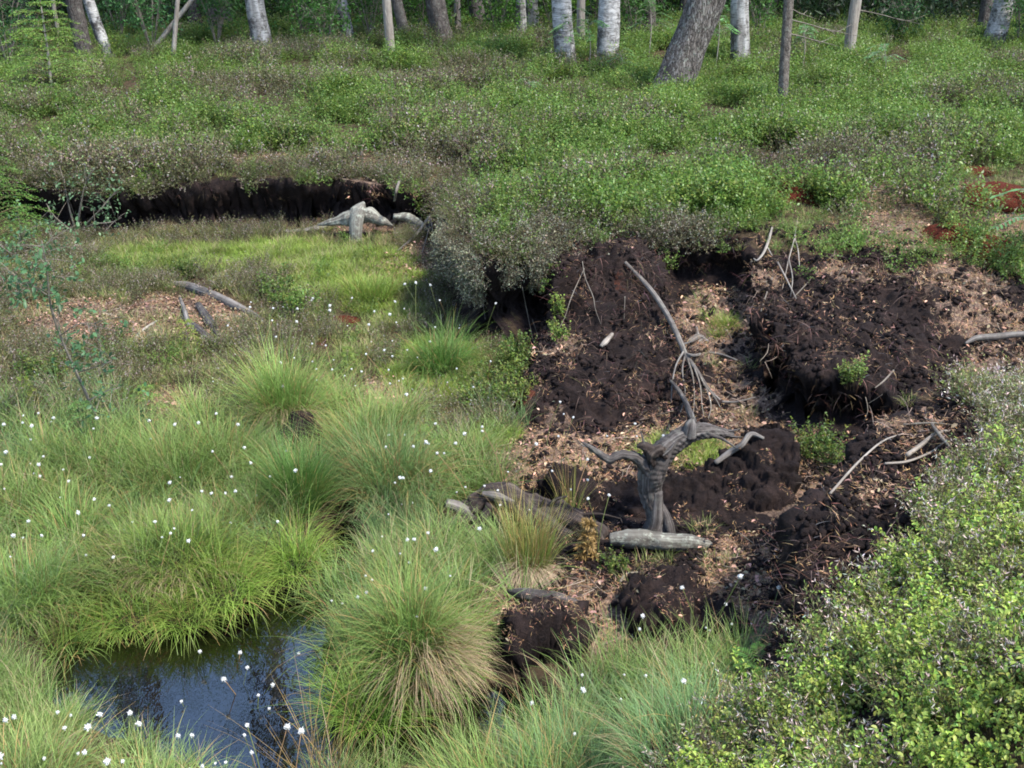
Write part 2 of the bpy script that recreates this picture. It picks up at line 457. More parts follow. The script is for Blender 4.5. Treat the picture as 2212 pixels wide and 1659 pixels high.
def cliff(x, y, z, poly, surf, w0, w1, lip, under, rough=.09):
    """raise z to surf inside poly; returns new z, the cliff profile parameter and a horizontal shift (lip out, foot in)"""
    s, nx, ny = sdist(poly, x, y)
    near = np.abs(s) < 1.2
    nzz = np.zeros_like(s)
    rg_ = rough[near] if isinstance(rough, np.ndarray) else rough
    nzz[near] = rg_ * (fbm(x[near], y[near], 0 * x[near], 1.3, 2) * 1.3 + fbm(x[near], y[near], 0 * x[near], 2.9, 4) * 1.8 + .5 * fbm(x[near], y[near], 0 * x[near] + 5, 9.0, 3, billow=True))
    s2 = s + nzz
    mm = sstep(-w0, w1, s2)
    hgt = np.clip((surf - z) / .5, 0, 1)
    z2 = z * (1 - mm) + np.maximum(surf, z) * mm
    o = lip * sstep(.45, .92, mm) * np.exp(-np.maximum(s2 - w1, 0) / .35) * (s2 < 2.5)
    u = under * np.exp(-((mm - .30) / .2) ** 2)
    sh = (u - o) * hgt
    return z2, mm, sh * nx, sh * ny, s2

def grid_mesh(X, Y, Z):
    ny_, nx_ = X.shape
    i, j = np.meshgrid(np.arange(ny_ - 1), np.arange(nx_ - 1), indexing='ij')
    k = i * nx_ + j
    return np.stack([k, k + 1, k + nx_ + 1, k + nx_], -1).reshape(-1, 4)
def grid_normals(P):
    du = np.gradient(P, axis=1); dv = np.gradient(P, axis=0)
    return unit(np.cross(du, dv))

ax_ = axis([(-70, -30, 6), (-30, -8, .6), (-8, -4, .05), (-4, -1.5, .03), (-1.5, 2.9, .016), (2.9, 5, .04), (5, 10, .1), (10, 30, .8), (30, 70, 6)])
ay_ = axis([(-4, 2.2, .15), (2.2, 3.2, .03), (3.2, 9, .016), (9, 11.6, .024), (11.6, 20, .08), (20, 60, .8), (60, 140, 8)])
X, Y = np.meshgrid(ax_, ay_)
ZL = carve(X, Y, LOW(X, Y))
hum = .05 * fbm(X, Y, 0 * X, 1.3, 3) + .03 * fbm(X, Y, 0 * X + 3, 3.5, 2)
# the low bog flattens out well to the sides, where the photo shows nothing
far = sstep(6, 10, np.abs(X)) + sstep(12, 16, Y)
ZL = ZL * (1 - np.clip(far, 0, 1)) + .6 * np.clip(far, 0, 1)
ZL = np.where(ZL > .015, np.maximum(ZL + hum * sstep(.02, .12, ZL), .015), ZL)
top_s = TOP(np.clip(X, -8, 8), np.clip(Y, 4, 26))
top_s = top_s + .11 * fbm(X, Y, 0 * X + 9, .75, 3) * sstep(8.2, 10, Y) + .05 * fbm(X, Y, 0 * X + 2, 2.2, 3)
hump_s = HUMP(np.clip(X, -1, 5), np.clip(Y, 0, 7)) + .05 * fbm(X, Y, 0 * X + 4, 1.8, 3) - .09 * sstep(4.9, 5.5, Y) + .10 * sstep(3.95, 4.25, Y) * sstep(5.3, 4.9, Y) * sstep(.65, .25, X - .95 - .62 * (Y - 4.1))
mound_s = MOUND(np.clip(X, -.5, 2), np.clip(Y, 6.3, 8.8)) + .03 * fbm(X, Y, 0 * X + 6, 4, 3)
Zg, m3, sx3, sy3, s3 = cliff(X, Y, ZL, POLY_MOUND, mound_s, .03, .12, .04, .05, .06)
lipv = .13 + .10 * fbm(X, Y, 0 * X, 1.5, 2)
face = (X > 1.3) & (Y < 8.2)
lipv = np.where(face, .07 + .12 * fbm(X, Y, 0 * X + 15, 2.2, 3), lipv)
Zg, m1, sx1, sy1, s1 = cliff(X, Y, Zg, POLY_TOP, top_s, .03, np.where(face, .10, .13), lipv, np.where(face, .32, .22) + .14 * fbm(X, Y, 0 * X + 8, 1.6, 3), np.where(face, .15, .10))
Zg, m2, sx2, sy2, s2 = cliff(X, Y, Zg, POLY_HUMP, hump_s, .03, .11, .06, .14, .10)
# the hollow under the big right-hand block
PX, PYy = X + sx1 + sx2 + sx3, Y + sy1 + sy2 + sy3
P = np.stack([PX, PYy, Zg], -1)
N = grid_normals(P)
steep = sstep(.88, .6, N[..., 2]) * ((m1 > .02) | (m2 > .02) | (m3 > .02))
near = (np.abs(X) < 9) & (Y > 2) & (Y < 14)
peaty = np.clip(np.maximum(steep, sstep(.1, .5, m3) * sstep(-.15, 0, s3) * (s3 < 3)), 0, 1) * near
peaty = np.where((m1 > .5) & (s1 < 1.35) & face & (Y < 8.1), np.maximum(peaty, .9), peaty)      # bare front of the right-hand block
BARE = arr2([PZ(U, V, .74) for U, V in [(1850, 880), (2090, 915), (2130, 990), (2040, 1130), (1970, 1245), (1890, 1335), (1800, 1405), (1710, 1480), (1620, 1540), (1540, 1500), (1560, 1400), (1600, 1200), (1700, 1020)]])
sb, _, _ = sdist(BARE, X, Y)
hp = (m2 > .3) & (Y > 3.7) & (sb + .10 * fbm(X, Y, 0 * X, 3, 2) > 0)
peaty = np.where(hp, np.maximum(peaty, .8), peaty)
disp = np.zeros_like(Zg)
k = peaty > .02
kx, ky, kz = P[k].T
disp[k] = peaty[k] * (0.13 * fbm(kx, ky, kz, 2.6, 3) + .085 * fbm(kx, ky, kz, 7, 4, .6, billow=True) + .026 * fbm(kx, ky, kz, 26, 3, .6, billow=True))
k2 = near & ~k
kx, ky, kz = P[k2].T
disp[k2] += .012 * fbm(kx, ky, kz, 12, 3)
P = P + N * disp[..., None]
N = grid_normals(P)
# keep wet bed under the water
F = grid_mesh(X, Y, Zg)

inside_top = (m1 > .5)
litter = np.zeros_like(Zg); green = np.zeros_like(Zg); redm = np.zeros_like(Zg); soil_ = np.zeros_like(Zg); lichen = np.zeros_like(Zg)
def blob(arr, U, V, z, r, val=1.0, el=1.0):
    c = PZ(U, V, z)
    d = np.hypot((PX - c.x) / el, (PYy - c.y) * 1.0) + .12 * r * fbm(PX, PYy, 0 * PX + U, 3 / r, 3) * 3
    np.maximum(arr, val * sstep(r, r * .45, d), out=arr)
# soil under the plants: plateau, hump, low bog on the left
soil_ = np.where(inside_top & (s1 > .15), 1.0, soil_)
soil_ = np.where((m2 > .5) & ~hp, 1.0, soil_)
lowleft = (m1 < .3) & (m2 < .3) & (m3 < .3)
gully = sstep(-.15, .1, PX + .12 * fbm(PX, PYy, 0 * PX, 3, 3) - .08) * sstep(4.35, 4.75, PYy) * sstep(8.9, 8.4, PYy)
soil_ = np.where(lowleft, .9 * (1 - gully), soil_)
soil_ = soil_ * (1 - peaty)
for a in [(270, 690, .5, .75, 1, 1.6), (440, 690, .5, .5, 1, 1.3), (830, 860, .33, .32, 1, 1.4), (890, 590, .53, .5), (940, 560, .55, .35), (830, 840, .34, .3), (380, 870, .34, .25), (1180, 985, .24, .38, 1, 1.7), (1330, 985, .24, .35, 1, 1.5), (1450, 960, .25, .35), (1560, 700, .62, .5), (1540, 760, .53, .35),
          (1600, 880, .33, .35), (1640, 960, .27, .35), (1760, 1040, .27, .35), (1690, 1080, .25, .22), (1600, 1180, .2, .25), (1560, 1250, .19, .3), (1600, 1330, .2, .22), (1210, 1250, .14, .25), (1280, 1290, .14, .2), (1380, 1330, .13, .2), (1290, 1350, .12, .2), (1070, 1310, .14, .2), (1000, 890, .3, .2)]:
    blob(litter, *a)
blob(litter, 1850, 590, 1.03, .25, .62, 1.6); blob(litter, 1960, 520, 1.15, .35, .8, 1.4); blob(litter, 2020, 430, 1.25, .75, 1, 1.2); blob(litter, 1940, 460, 1.2, .55); blob(litter, 2130, 500, 1.15, .5); blob(litter, 1880, 420, 1.24, .35); blob(litter, 1985, 480, 1.2, .65); blob(litter, 2110, 525, 1.1, .6); blob(litter, 1890, 500, 1.15, .45); blob(litter, 2195, 470, 1.2, .5); blob(litter, 2120, 660, .9, .45, .9); blob(litter, 2190, 780, .7, .4, .9); blob(litter, 2100, 600, 1.0, .35)
blob(litter, 700, 345, 1.25, .7, .9, 1.8); blob(litter, 830, 380, 1.2, .5, .7, 1.5); blob(litter, 1210, 730, .65, .2, .8); blob(litter, 1200, 900, .3, .15, .6)
blob(litter, 1950, 960, .84, .2, .55, 1.5); blob(litter, 1850, 1090, .8, .15, .5); blob(litter, 1620, 420, 1.2, .25, .6)
for a in [(760, 570, .58, .6, 1, 1.3), (860, 600, .55, .4), (880, 680, .45, .3), (960, 760, .40, .35), (700, 620, .53, .4), (420, 560, .62, .5, .8, 1.6), (660, 540, .62, .4), (560, 545, .62, .5), (420, 545, .63, .5), (300, 550, .62, .4), (1480, 970, .26, .22, 1, 1.5), (1560, 705, .63, .15, .5), (800, 650, .48, .3), (920, 800, .36, .35), (1000, 830, .33, .25), (1060, 950, .24, .2)]:
    blob(green, *a)
for a in [(1710, 415, 1.25, .3, 1, 1.2), (2160, 415, 1.26, .42, 1, 1.2), (2060, 510, 1.15, .3, 1, 1.2), (2150, 520, 1.12, .3), (740, 690, .46, .15, .6, 1.3), (690, 740, .41, .12, .5), (1130, 870, .33, .1, .7), (1560, 705, .62, .12, .6), (1340, 560, 1.1, .1, .4)]:
    blob(redm, *a)
for a in [(1975, 765, .62, .07), (1880, 330, 1.3, .01)]:
    pass
litter *= (N[..., 2] > .45); green *= (N[..., 2] > .5)
mb = MB()
mb.add(P.reshape(-1, 3), F, np.stack([litter, green, redm], -1).reshape(-1, 3))
ground = mb.build('ground', M['peat'])
za = ground.data.color_attributes.new('Zone', 'FLOAT_COLOR', 'POINT')
za.data.foreach_set('color', np.stack([soil_, lichen, 0 * soil_, 0 * soil_ + 1], -1).astype(np.float32).ravel())
tag(ground, kind='structure')

# a small loose patch of ground used for the free-standing peat blocks
def peat_block(name, label, poly, tops, w1=.1, lip=.03, under=.06, step=.013, cat='peat block', litters=(), seed=0, raise_=0.0):
    poly = np.array(poly)
    c = poly.mean(0)
    lo, hi = poly.min(0) - .1, poly.max(0) + .1
    x, y = np.meshgrid(np.arange(lo[0], hi[0], step), np.arange(lo[1], hi[1], step))
    surf = TPS(tops, 1e-3)(x, y) + raise_ + .03 * fbm(x, y, 0 * x + seed, 5, 3)
    base = np.full_like(x, -.10) + np.clip(LOW(x, y), -.1, .4)
    z, mm, sx, sy, s_ = cliff(x, y, base, poly, surf, .02, w1, lip, under, .05)
    p = np.stack([x + sx, y + sy, z], -1)
    n_ = grid_normals(p)
    kx, ky, kz = p[..., 0] + seed, p[..., 1], p[..., 2]
    d = .07 * fbm(kx, ky, kz, 3.4, 3) + .075 * fbm(kx, ky, kz, 9, 4, .6, billow=True) + .03 * fbm(kx, ky, kz, 30, 3, .6, billow=True)
    p = p + n_ * d[..., None]
    f = grid_mesh(x, y, z)
    keep = (mm.ravel()[f] > .004).any(1)
    f = f[keep]
    used, inv = np.unique(f, return_inverse=True)
    vv = p.reshape(-1, 3)[used]
    lt = np.zeros(len(vv))
    for (U, V, zz_, r, val) in litters:
        q_ = PZ(U, V, zz_)
        lt = np.maximum(lt, val * sstep(r, r * .4, np.hypot(vv[:, 0] - q_.x, vv[:, 1] - q_.y)))
    lt *= (grid_normals(p).reshape(-1, 3)[used][:, 2] > .5)
    b_ = MB()
    o0 = np.array([c[0], c[1], vv[:, 2].min()])
    b_.add(vv - o0, inv.reshape(f.shape), np.stack([lt, 0 * lt, 0 * lt], -1))
    o = b_.build(name, M['peat'], loc=o0)
    tag(o, label, cat)
    return o, vv, inv.reshape(f.shape), poly

BLK = []
BLK.append(peat_block('peat_block', 'long dark peat block lying right behind the forked grey stump', arr2(zs([(1145, 1050, .2), (1150, 1090, .12), (1230, 1125, .1), (1320, 1120, .1), (1400, 1150, .1), (1480, 1155, .1), (1560, 1165, .11), (1650, 1150, .13), (1720, 1120, .18), (1735, 1060, .24), (1700, 1010, .3), (1660, 985, .33), (1560, 1005, .3), (1480, 1020, .28), (1400, 1030, .27), (1300, 1025, .26), (1220, 1020, .25)])),
    ys([(1160, 1035, 5.95), (1250, 1025, 6.0), (1320, 1045, 5.95), (1400, 1030, 6.0), (1480, 1015, 6.0), (1560, 1000, 6.0), (1650, 975, 5.95), (1700, 1020, 5.8), (1650, 1060, 5.75), (1300, 1080, 5.85)]), .09, .06, .10,
    seed=1, raise_=.12))
BLK.append(peat_block('peat_block', 'rounded dark peat block at the edge of the dark water beside the big tussock', arr2(zs([(1065, 1350, .08), (1065, 1420, .02), (1085, 1480, 0), (1125, 1512, -.02), (1180, 1490, .0), (1250, 1455, .03), (1310, 1415, .06), (1312, 1350, .2), (1272, 1312, .25), (1190, 1296, .26), (1105, 1306, .24)])),
    zs([(1090, 1320, .25), (1180, 1300, .27), (1270, 1320, .25), (1300, 1370, .2), (1230, 1400, .22), (1120, 1400, .21), (1100, 1450, .14), (1180, 1450, .14)]), .1, .03, .07, seed=2, raise_=.05))
BLK.append(peat_block('peat_block', 'dark peat block with a hollow in its left side below the mossy log', arr2(zs([(1312, 1250, .26), (1303, 1310, .14), (1330, 1350, .1), (1340, 1395, .09), (1420, 1400, .1), (1520, 1400, .12), (1640, 1395, .15), (1650, 1350, .17), (1570, 1320, .2), (1535, 1255, .28), (1480, 1215, .32), (1400, 1208, .32)])),
    zs([(1330, 1250, .28), (1420, 1215, .34), (1480, 1230, .33), (1520, 1290, .28), (1420, 1290, .29), (1380, 1330, .24), (1460, 1360, .22), (1560, 1360, .22), (1630, 1370, .21), (1350, 1290, .26)]), .08, .03, .09, seed=3, raise_=-.02))

vv = P.reshape(-1, 3)
_v = [vv]; _f = [F]; _k = len(vv)
for _, bv, bf, _p in BLK:
    _v.append(bv); _f.append(bf + _k); _k += len(bv)
BV = BVHTree.FromPolygons(np.concatenate(_v).tolist(), np.concatenate(_f).tolist())
def G(U, V):
    """the ground seen at a pixel: point and normal"""
    h = BV.ray_cast(Vector((0, 0, CAM_Z)), ray(U, V).normalized())
    if h[0] is None:
        q_ = PY(U, V, 24); return Vector((q_.x, q_.y, 2.0)), Vector((0, 0, 1))
    return h[0], h[1]
def down(x, y):
    h = BV.ray_cast(Vector((x, y, 12)), Vector((0, 0, -1)))
    return (h[0], h[1]) if h[0] is not None else (Vector((x, y, 0)), Vector((0, 0, 1)))

# the pool: one sheet of still water
mb = MB()
mb.add([(-2.9, 3.2, 0), (.75, 3.2, 0), (.75, 6.3, 0), (-2.9, 6.3, 0)], [[0, 1, 2, 3]])
tag(mb.build('water', M['water'], smooth=False), kind='structure')
# ------------------------------------------------------------------ plants that cover the ground (one object per kind, nobody could count them)
PROTO = {}
def protos(name, meshes):
    c = bpy.data.collections.new(name)             # never linked to the scene: only a source of instances
    for i, me in enumerate(meshes):
        o = bpy.data.objects.new('%s_%02d' % (name, i), me)
        c.objects.link(o)
    PROTO[name] = (c, len(meshes))
def scatter(name, proto, pts, nrm, scl, yaw=None, lean=.6, tilt=.12):
    c, k = PROTO[proto]
    pts = np.asarray(pts, float); n = len(pts)
    z = unit(np.asarray(nrm, float) * lean + np.array([0, 0, 1.0]) * (1 - lean) + rng.normal(0, tilt, (n, 3)))
    yaw = rng.uniform(0, 2 * np.pi, n) if yaw is None else yaw
    a = np.stack([np.cos(yaw), np.sin(yaw), 0 * yaw], -1)
    x = unit(a - z * (a * z).sum(1)[:, None]); y = np.cross(z, x)
    rot = np.stack([np.arctan2(y[:, 2], z[:, 2]), -np.arcsin(np.clip(x[:, 2], -1, 1)), np.arctan2(x[:, 1], x[:, 0])], -1)
    me = bpy.data.meshes.new(name)
    me.vertices.add(n)
    me.vertices.foreach_set('co', pts.astype(np.float32).ravel())
    for nm, ty, fld, arr in (('rot', 'FLOAT_VECTOR', 'vector', rot), ('scl', 'FLOAT', 'value', np.broadcast_to(scl, (n,))), ('idx', 'INT', 'value', rng.integers(0, k, n))):
        at = me.attributes.new(nm, ty, 'POINT')
        at.data.foreach_set(fld, np.ascontiguousarray(arr, np.int32 if ty == 'INT' else np.float32).ravel())
    o = bpy.data.objects.new(name, me)
    COL.objects.link(o)
    g = bpy.data.node_groups.new(name, 'GeometryNodeTree')
    g.interface.new_socket('Geometry', in_out='INPUT', socket_type='NodeSocketGeometry')
    g.interface.new_socket('Geometry', in_out='OUTPUT', socket_type='NodeSocketGeometry')
    gi, go = g.nodes.new('NodeGroupInput'), g.nodes.new('NodeGroupOutput')
    ci = g.nodes.new('GeometryNodeCollectionInfo')
    ci.inputs['Collection'].default_value = c
    ci.inputs['Separate Children'].default_value = True
    ci.inputs['Reset Children'].default_value = True
    ip = g.nodes.new('GeometryNodeInstanceOnPoints')
    ip.inputs['Pick Instance'].default_value = True
    L = g.links.new
    def na(nm, ty):
        q = g.nodes.new('GeometryNodeInputNamedAttribute')
        q.data_type = ty; q.inputs['Name'].default_value = nm
        return [s for s in q.outputs if s.enabled and s.name == 'Attribute'][0]
    L(gi.outputs[0], ip.inputs['Points']); L(ci.outputs[0], ip.inputs['Instance'])
    L(na('idx', 'INT'), ip.inputs['Instance Index']); L(na('rot', 'FLOAT_VECTOR'), ip.inputs['Rotation']); L(na('scl', 'FLOAT'), ip.inputs['Scale'])
    L(ip.outputs[0], go.inputs[0])
    md = o.modifiers.new('scatter', 'NODES'); md.node_group = g
    return tag(o, kind='stuff')

def rvec(n, s=1.0): return rng.normal(0, s, (n, 3))
def jit(c, n, s=.15): return np.clip(np.asarray(c) * (1 + rng.normal(0, s, (n, 1))) * (1 + rng.normal(0, s * .4, (n, 3))), 0, 1)

BIL_G, BIL_Y = (.098, .165, .032), (.185, .235, .046)
def bilberry(nst=9, H=.2, spread=.1, leaf=.02, per=11, hexa=True, yel=.35, stems=True, gain=1.0):
    mb = MB()
    for s in range(nst):
        a = rng.uniform(0, 6.28); r = spread * math.sqrt(rng.uniform()); h = H * rng.uniform(.6, 1.1)
        p0 = np.array([r * .5 * math.cos(a), r * .5 * math.sin(a), -.02]); p1 = np.array([r * 1.3 * math.cos(a), r * 1.3 * math.sin(a), h])
        pm = (p0 + p1) / 2 + rng.normal(0, .015, 3)
        path = spline([p0, pm, p1], 8)
        if stems: tube(mb, path, np.linspace(.0016, .0008, 8), 3, col=(.09, .07, .03), raw=True)
        br = [path[2:]]
        for b in range(rng.integers(2, 4)):
            i = rng.integers(2, 6)
            d = unit(rng.normal(0, 1, 3) + np.array([0, 0, .8])) * h * rng.uniform(.3, .5)
            br.append(spline([path[i], path[i] + d * .5 + [0, 0, .005], path[i] + d], 6))
        for q in br:
            n = max(4, int(per * rng.uniform(.5, 1)))
            t = np.linspace(.1, 1, n) * (len(q) - 1)
            i = np.clip(t.astype(int), 0, len(q) - 2)
            pos = q[i] + (q[i + 1] - q[i]) * (t - i)[:, None]
            ax = unit(q[i + 1] - q[i])
            sd_ = unit(np.cross(ax, rvec(n))) * 1.0
            d = unit(sd_ + ax * .5 + np.array([0, 0, .1]))
            col = np.where(rng.uniform(size=(n, 1)) < yel * (np.linspace(0, 1, n)[:, None] + .3), BIL_Y, BIL_G) * gain
            leaves(mb, pos, d, np.array([0, 0, 1.]) + rvec(n, .35), leaf * rng.uniform(.7, 1.15, n), leaf * rng.uniform(.5, .65, n), jit(col, n, .2), 0, .22, hexa)
    return mb
def heather(nst=30, H=.2, spread=.1, wire=.004, flower=.4, col=(.075, .075, .030), tipc=(.33, .25, .21), seg=10):
    mb = MB()
    for s in range(nst):
        a = rng.uniform(0, 6.28); r = spread * math.sqrt(rng.uniform()); h = H * rng.uniform(.5, 1.1)
        p0 = np.array([r * .4 * math.cos(a), r * .4 * math.sin(a), -.02]); p1 = np.array([r * 1.5 * math.cos(a), r * 1.5 * math.sin(a), h])
        q = spline([p0, (p0 + p1) / 2 + rng.normal(0, .02, 3), p1 + rng.normal(0, .015, 3)], seg)
        tube(mb, q, np.linspace(.0013, .0007, seg), 3, col=(.10, .07, .05), raw=True)
        k = np.repeat(np.arange(2, seg), 3); n = len(k)
        d = unit(rvec(n) + unit(q[-1] - q[0]) * .9)
        fl = rng.uniform() < flower
        c = jit(np.array(col), n, .3)
        if fl:
            top = (k > seg * .62)[:, None]
            c = np.where(top, jit(np.array(tipc), n, .25), c)
        leaves(mb, q[k] + rvec(n, .002), d, rvec(n), rng.uniform(.010, .022, n), wire * rng.uniform(.7, 1.4, n), c, 0, 0, False)
    return mb
def grass_clump(n=60, L=.3, w=.0035, spread=.05, tilt=.35, droop=.9, g=(.105, .195, .038), tip=(.18, .25, .07), dead=.15, deadc=(.32, .25, .14), seg=4):
    mb = MB()
    a = rng.uniform(0, 6.28, n); r = spread * np.sqrt(rng.uniform(size=n))
    root = np.stack([r * np.cos(a), r * np.sin(a), -.02 + 0 * a], -1)
    az = a + rng.normal(0, .9, n)
    dd = (rng.uniform(size=n) < dead)[:, None]
    c0 = np.where(dd, jit(deadc, n), jit(g, n)); c1 = np.where(dd, jit(deadc, n), jit(tip, n))
    blades(mb, root, az, L * rng.uniform(.5, 1.1, n), np.abs(rng.normal(tilt, .2, n)), droop * rng.uniform(.5, 1.4, n), w * rng.uniform(.7, 1.2, n), c0, c1, seg)
    return mb
def needles(n=26, r=.08, L=.035, w=.0022, col=(.30, .19, .11), leafn=2):
    mb = MB()
    a = rng.uniform(0, 6.28, n); rr = r * np.sqrt(rng.uniform(size=n)); th = rng.uniform(0, 6.28, n)
    pos = np.stack([rr * np.cos(a), rr * np.sin(a), rng.uniform(.001, .012, n)], -1)
    d = np.stack([np.cos(th), np.sin(th), rng.normal(0, .35, n)], -1)
    leaves(mb, pos, d, np.array([0, 0, 1.]) + rvec(n, .3), L * rng.uniform(.5, 1.3, n), w * rng.uniform(.8, 1.4, n), jit(col, n, .3), 0, .0, False)
    if leafn:
        a = rng.uniform(0, 6.28, leafn); rr = r * np.sqrt(rng.uniform(size=leafn))
        pos = np.stack([rr * np.cos(a), rr * np.sin(a), rng.uniform(.004, .014, leafn)], -1)
        leaves(mb, pos, rvec(leafn) * [1, 1, .25], np.array([0, 0, 1.]) + rvec(leafn, .3), rng.uniform(.018, .032, leafn), rng.uniform(.012, .02, leafn), jit((.30, .20, .13), leafn, .35), 0, .3)
    return mb
def crumb():
    mb = MB()
    for i in range(6):
        a, r = rng.uniform(0, 6.28), .05 * rng.uniform()
        s = rng.uniform(.004, .014)
        c = np.array([r * math.cos(a), r * math.sin(a), s * .3])
        tube(mb, [c - [s, 0, 0], c + [s * .3, s * .3, s * .3], c + [s, 0, s * .2]], [s * .5, s, s * .4], 6, 5, amp=.5, seed=i, col=(0, 0, 0))
    return mb
def twiglets(n=4, L=.12):
    mb = MB()
    for i in range(n):
        p = rng.normal(0, .06, 3) * [1, 1, 0] + [0, 0, .012]; d = unit(rng.normal(0, 1, 3) * [1, 1, .18]) * L * rng.uniform(.4, 1.2)
        tube(mb, [p, p + d * .5 + rng.normal(0, .008, 3), p + d], [.0022, .0018, .001], 4, 5, col=jit((.24, .19, .15), 1)[0])
    return mb
protos('bilberry_near', [bilberry(9, .13, .10, .0155, 13, yel=.5 + .13 * i, gain=1.85).mesh('bilberry_near', M['leaf']) for i in range(5)])
protos('bilberry_far', [bilberry(10, .21, .12, .021, 9, False, .10, False, 1.12).mesh('bilberry_far', M['leaf']) for i in range(5)])
protos('heather_near', [heather(36, .13, .11, .0032, .38, (.165, .19, .07), (.43, .365, .315)).mesh('heather_near', M['heath']) for i in range(4)])
protos('heather_far', [heather(26, .22, .13, .007, .25, (.105, .115, .05), (.25, .21, .175), 8).mesh('heather_far', M['heath']) for i in range(4)])
protos('heather_grey', [heather(30, .2, .12, .006, .3, (.11, .105, .06), (.24, .23, .17), 8).mesh('heather_grey', M['heath']) for i in range(4)])
protos('lichen', [heather(34, .14, .09, .006, .5, (.12, .12, .075), (.24, .245, .17), 8).mesh('lichen', M['heath']) for i in range(3)])
protos('grass_long', [grass_clump(70, .34, .0034, .06, .35, 1.0).mesh('grass_long', M['grass']) for i in range(5)])
protos('grass_short', [grass_clump(60, .12, .003, .06, .4, .9, (.115, .165, .035), (.18, .22, .06), .25).mesh('grass_short', M['grass']) for i in range(4)])
protos('grass_blue', [grass_clump(60, .30, .0026, .05, .3, .9, (.085, .17, .055), (.145, .225, .085), .12).mesh('grass_blue', M['grass']) for i in range(4)])
protos('moss_tuft', [grass_clump(70, .09, .003, .06, .4, .8, (.15, .24, .03), (.22, .30, .05), .06).mesh('moss_tuft', M['grass']) for i in range(4)])
def leaf_litter(n=11, r=.10):
    mb = MB(); a = rng.uniform(0, 6.28, n); rr = r * np.sqrt(rng.uniform(size=n))
    cc = np.where(rng.uniform(size=(n, 1)) < .45, (.27, .195, .135), (.09, .056, .036))
    leaves(mb, np.stack([rr * np.cos(a), rr * np.sin(a), rng.uniform(.004, .03, n)], -1), rvec(n) * [1, 1, .3], np.array([0, 0, 1.]) + rvec(n, .45), rng.uniform(.016, .032, n), rng.uniform(.009, .019, n), jit(cc, n, .25), 0, .3)
    return mb
protos('leaf_litter', [leaf_litter().mesh('leaf_litter', M['litter']) for i in range(5)])
protos('needles', [needles(34, leafn=(i % 4) // 2).mesh('needles', M['litter']) for i in range(8)])
def fibres(n=16, L=.09):
    mb = MB(); a = rng.uniform(0, 6.28, n)
    root = rng.normal(0, .03, (n, 3))
    cc = jit((.085, .056, .042), n, .45)
    blades(mb, root, a, L * rng.uniform(.4, 1.5, n), rng.uniform(1.2, 2.0, n), rng.uniform(.3, 1.5, n), .0022 * rng.uniform(.6, 1.4, n), cc, cc * .8, 5)
    return mb
protos('fibres', [fibres().mesh('fibres', M['litter']) for i in range(5)])
protos('crumb', [crumb().mesh('crumb', M['peat']) for i in range(4)])
protos('twiglets', [twiglets().mesh('twiglets', M['litter']) for i in range(4)])

# candidate spots on the ground, a little beyond the picture on every side
def spots(n, y0, y1, power=1.0, wide=.60):
    y = y0 + (y1 - y0) * rng.uniform(size=n) ** power
    x = rng.uniform(-1, 1, n) * (y * wide + .6)
    return x, y
def lookup(x, y):
    """values of the ground fields at x, y (nearest grid node)"""
    i = np.clip(np.searchsorted(ay_, y), 0, len(ay_) - 1); j = np.clip(np.searchsorted(ax_, x), 0, len(ax_) - 1)
    return {k_: a_[i, j] for k_, a_ in FIELDS.items()}
FIELDS = dict(m1=m1, m2=m2, m3=m3, s1=s1, s2=s2, peaty=peaty, litter=litter, green=green, red=redm, soil=soil_, ny=N[..., 2], zz=Zg, gully=gully)
def ground_at(x, y):
    h = [down(a, b) for a, b in zip(x, y)]
    return np.array([tuple(q[0]) for q in h]), np.array([tuple(q[1]) for q in h])
def put(name, proto, x, y, keep, scl, **kw):
    x, y = x[keep], y[keep]
    if not len(x): return
    p, n_ = ground_at(x, y)
    s_ = scl[keep] if isinstance(scl, np.ndarray) else scl * rng.uniform(.75, 1.25, len(x))
    return scatter(name, proto, p, n_, s_, **kw)
EXCL = []                                          # round places kept free (x, y, r)
def free(x, y):
    ok = np.ones(len(x), bool)
    for a, b, r in EXCL: ok &= np.hypot(x - a, y - b) > r
    return ok & ~on_block(x, y)
def on_block(x, y):
    k = np.zeros(len(x), bool)
    for q in BLK: k |= sdist(q[3], x, y)[0] > .0
    return k
for U, V, r in [(1765, 985, .12), (1395, 1110, .15), (1170, 1292, .16), (770, 500, .3), (470, 650, .22), (420, 620, .15), (520, 670, .15), (1000, 1130, .22), (1080, 1130, .22), (1170, 1170, .25), (1270, 1220, .2), (1230, 1280, .2), (1180, 1380, .3), (1090, 1330, .15), (1420, 1330, .3), (1560, 1340, .3), (1040, 1200, .12), (1712, 418, .26), (1712, 450, .24), (2150, 428, .26), (2150, 460, .24), (2050, 512, .22), (2125, 535, .22), (2110, 372, .2), (742, 690, .17), (640, 985, .16), (620, 950, .12)]:
    q_ = G(U, V)[0]; EXCL.append((q_.x, q_.y, r))

# the heath plateau: bilberry and heather in drifts
x, y = spots(30000, 7.6, 27, 1.15)
f = lookup(x, y)
dr = .9 * fbm(x, y, 0 * x, .6, 3) + .55 * fbm(x, y, 0 * x + 7, 1.9, 3)
bias = .18 + .12 * sstep(-1, 2.5, x) - .16 * sstep(13.0, 10.9, y) * sstep(.3, -.8, x) - .24 * np.exp(-((x + 2.6) / 2.2) ** 2 - ((y - 16.5) / 2.4) ** 2) - .15 * sstep(.75, .25, f['s1']) - .35 * np.exp(-((x - 3.2) / 1.2) ** 2 - ((y - 10.6) / 1.1) ** 2)
onp = (f['m1'] > .6) & (f['s1'] > .05) & (f['ny'] > .35) & free(x, y)
thin = 1 - .93 * np.clip(f['litter'] * 1.0 + f['peaty'] + f['red'] * 1.2, 0, 1)
clump = fbm(x, y, 0 * x + 17, 1.5, 3)
u = rng.uniform(size=len(x))
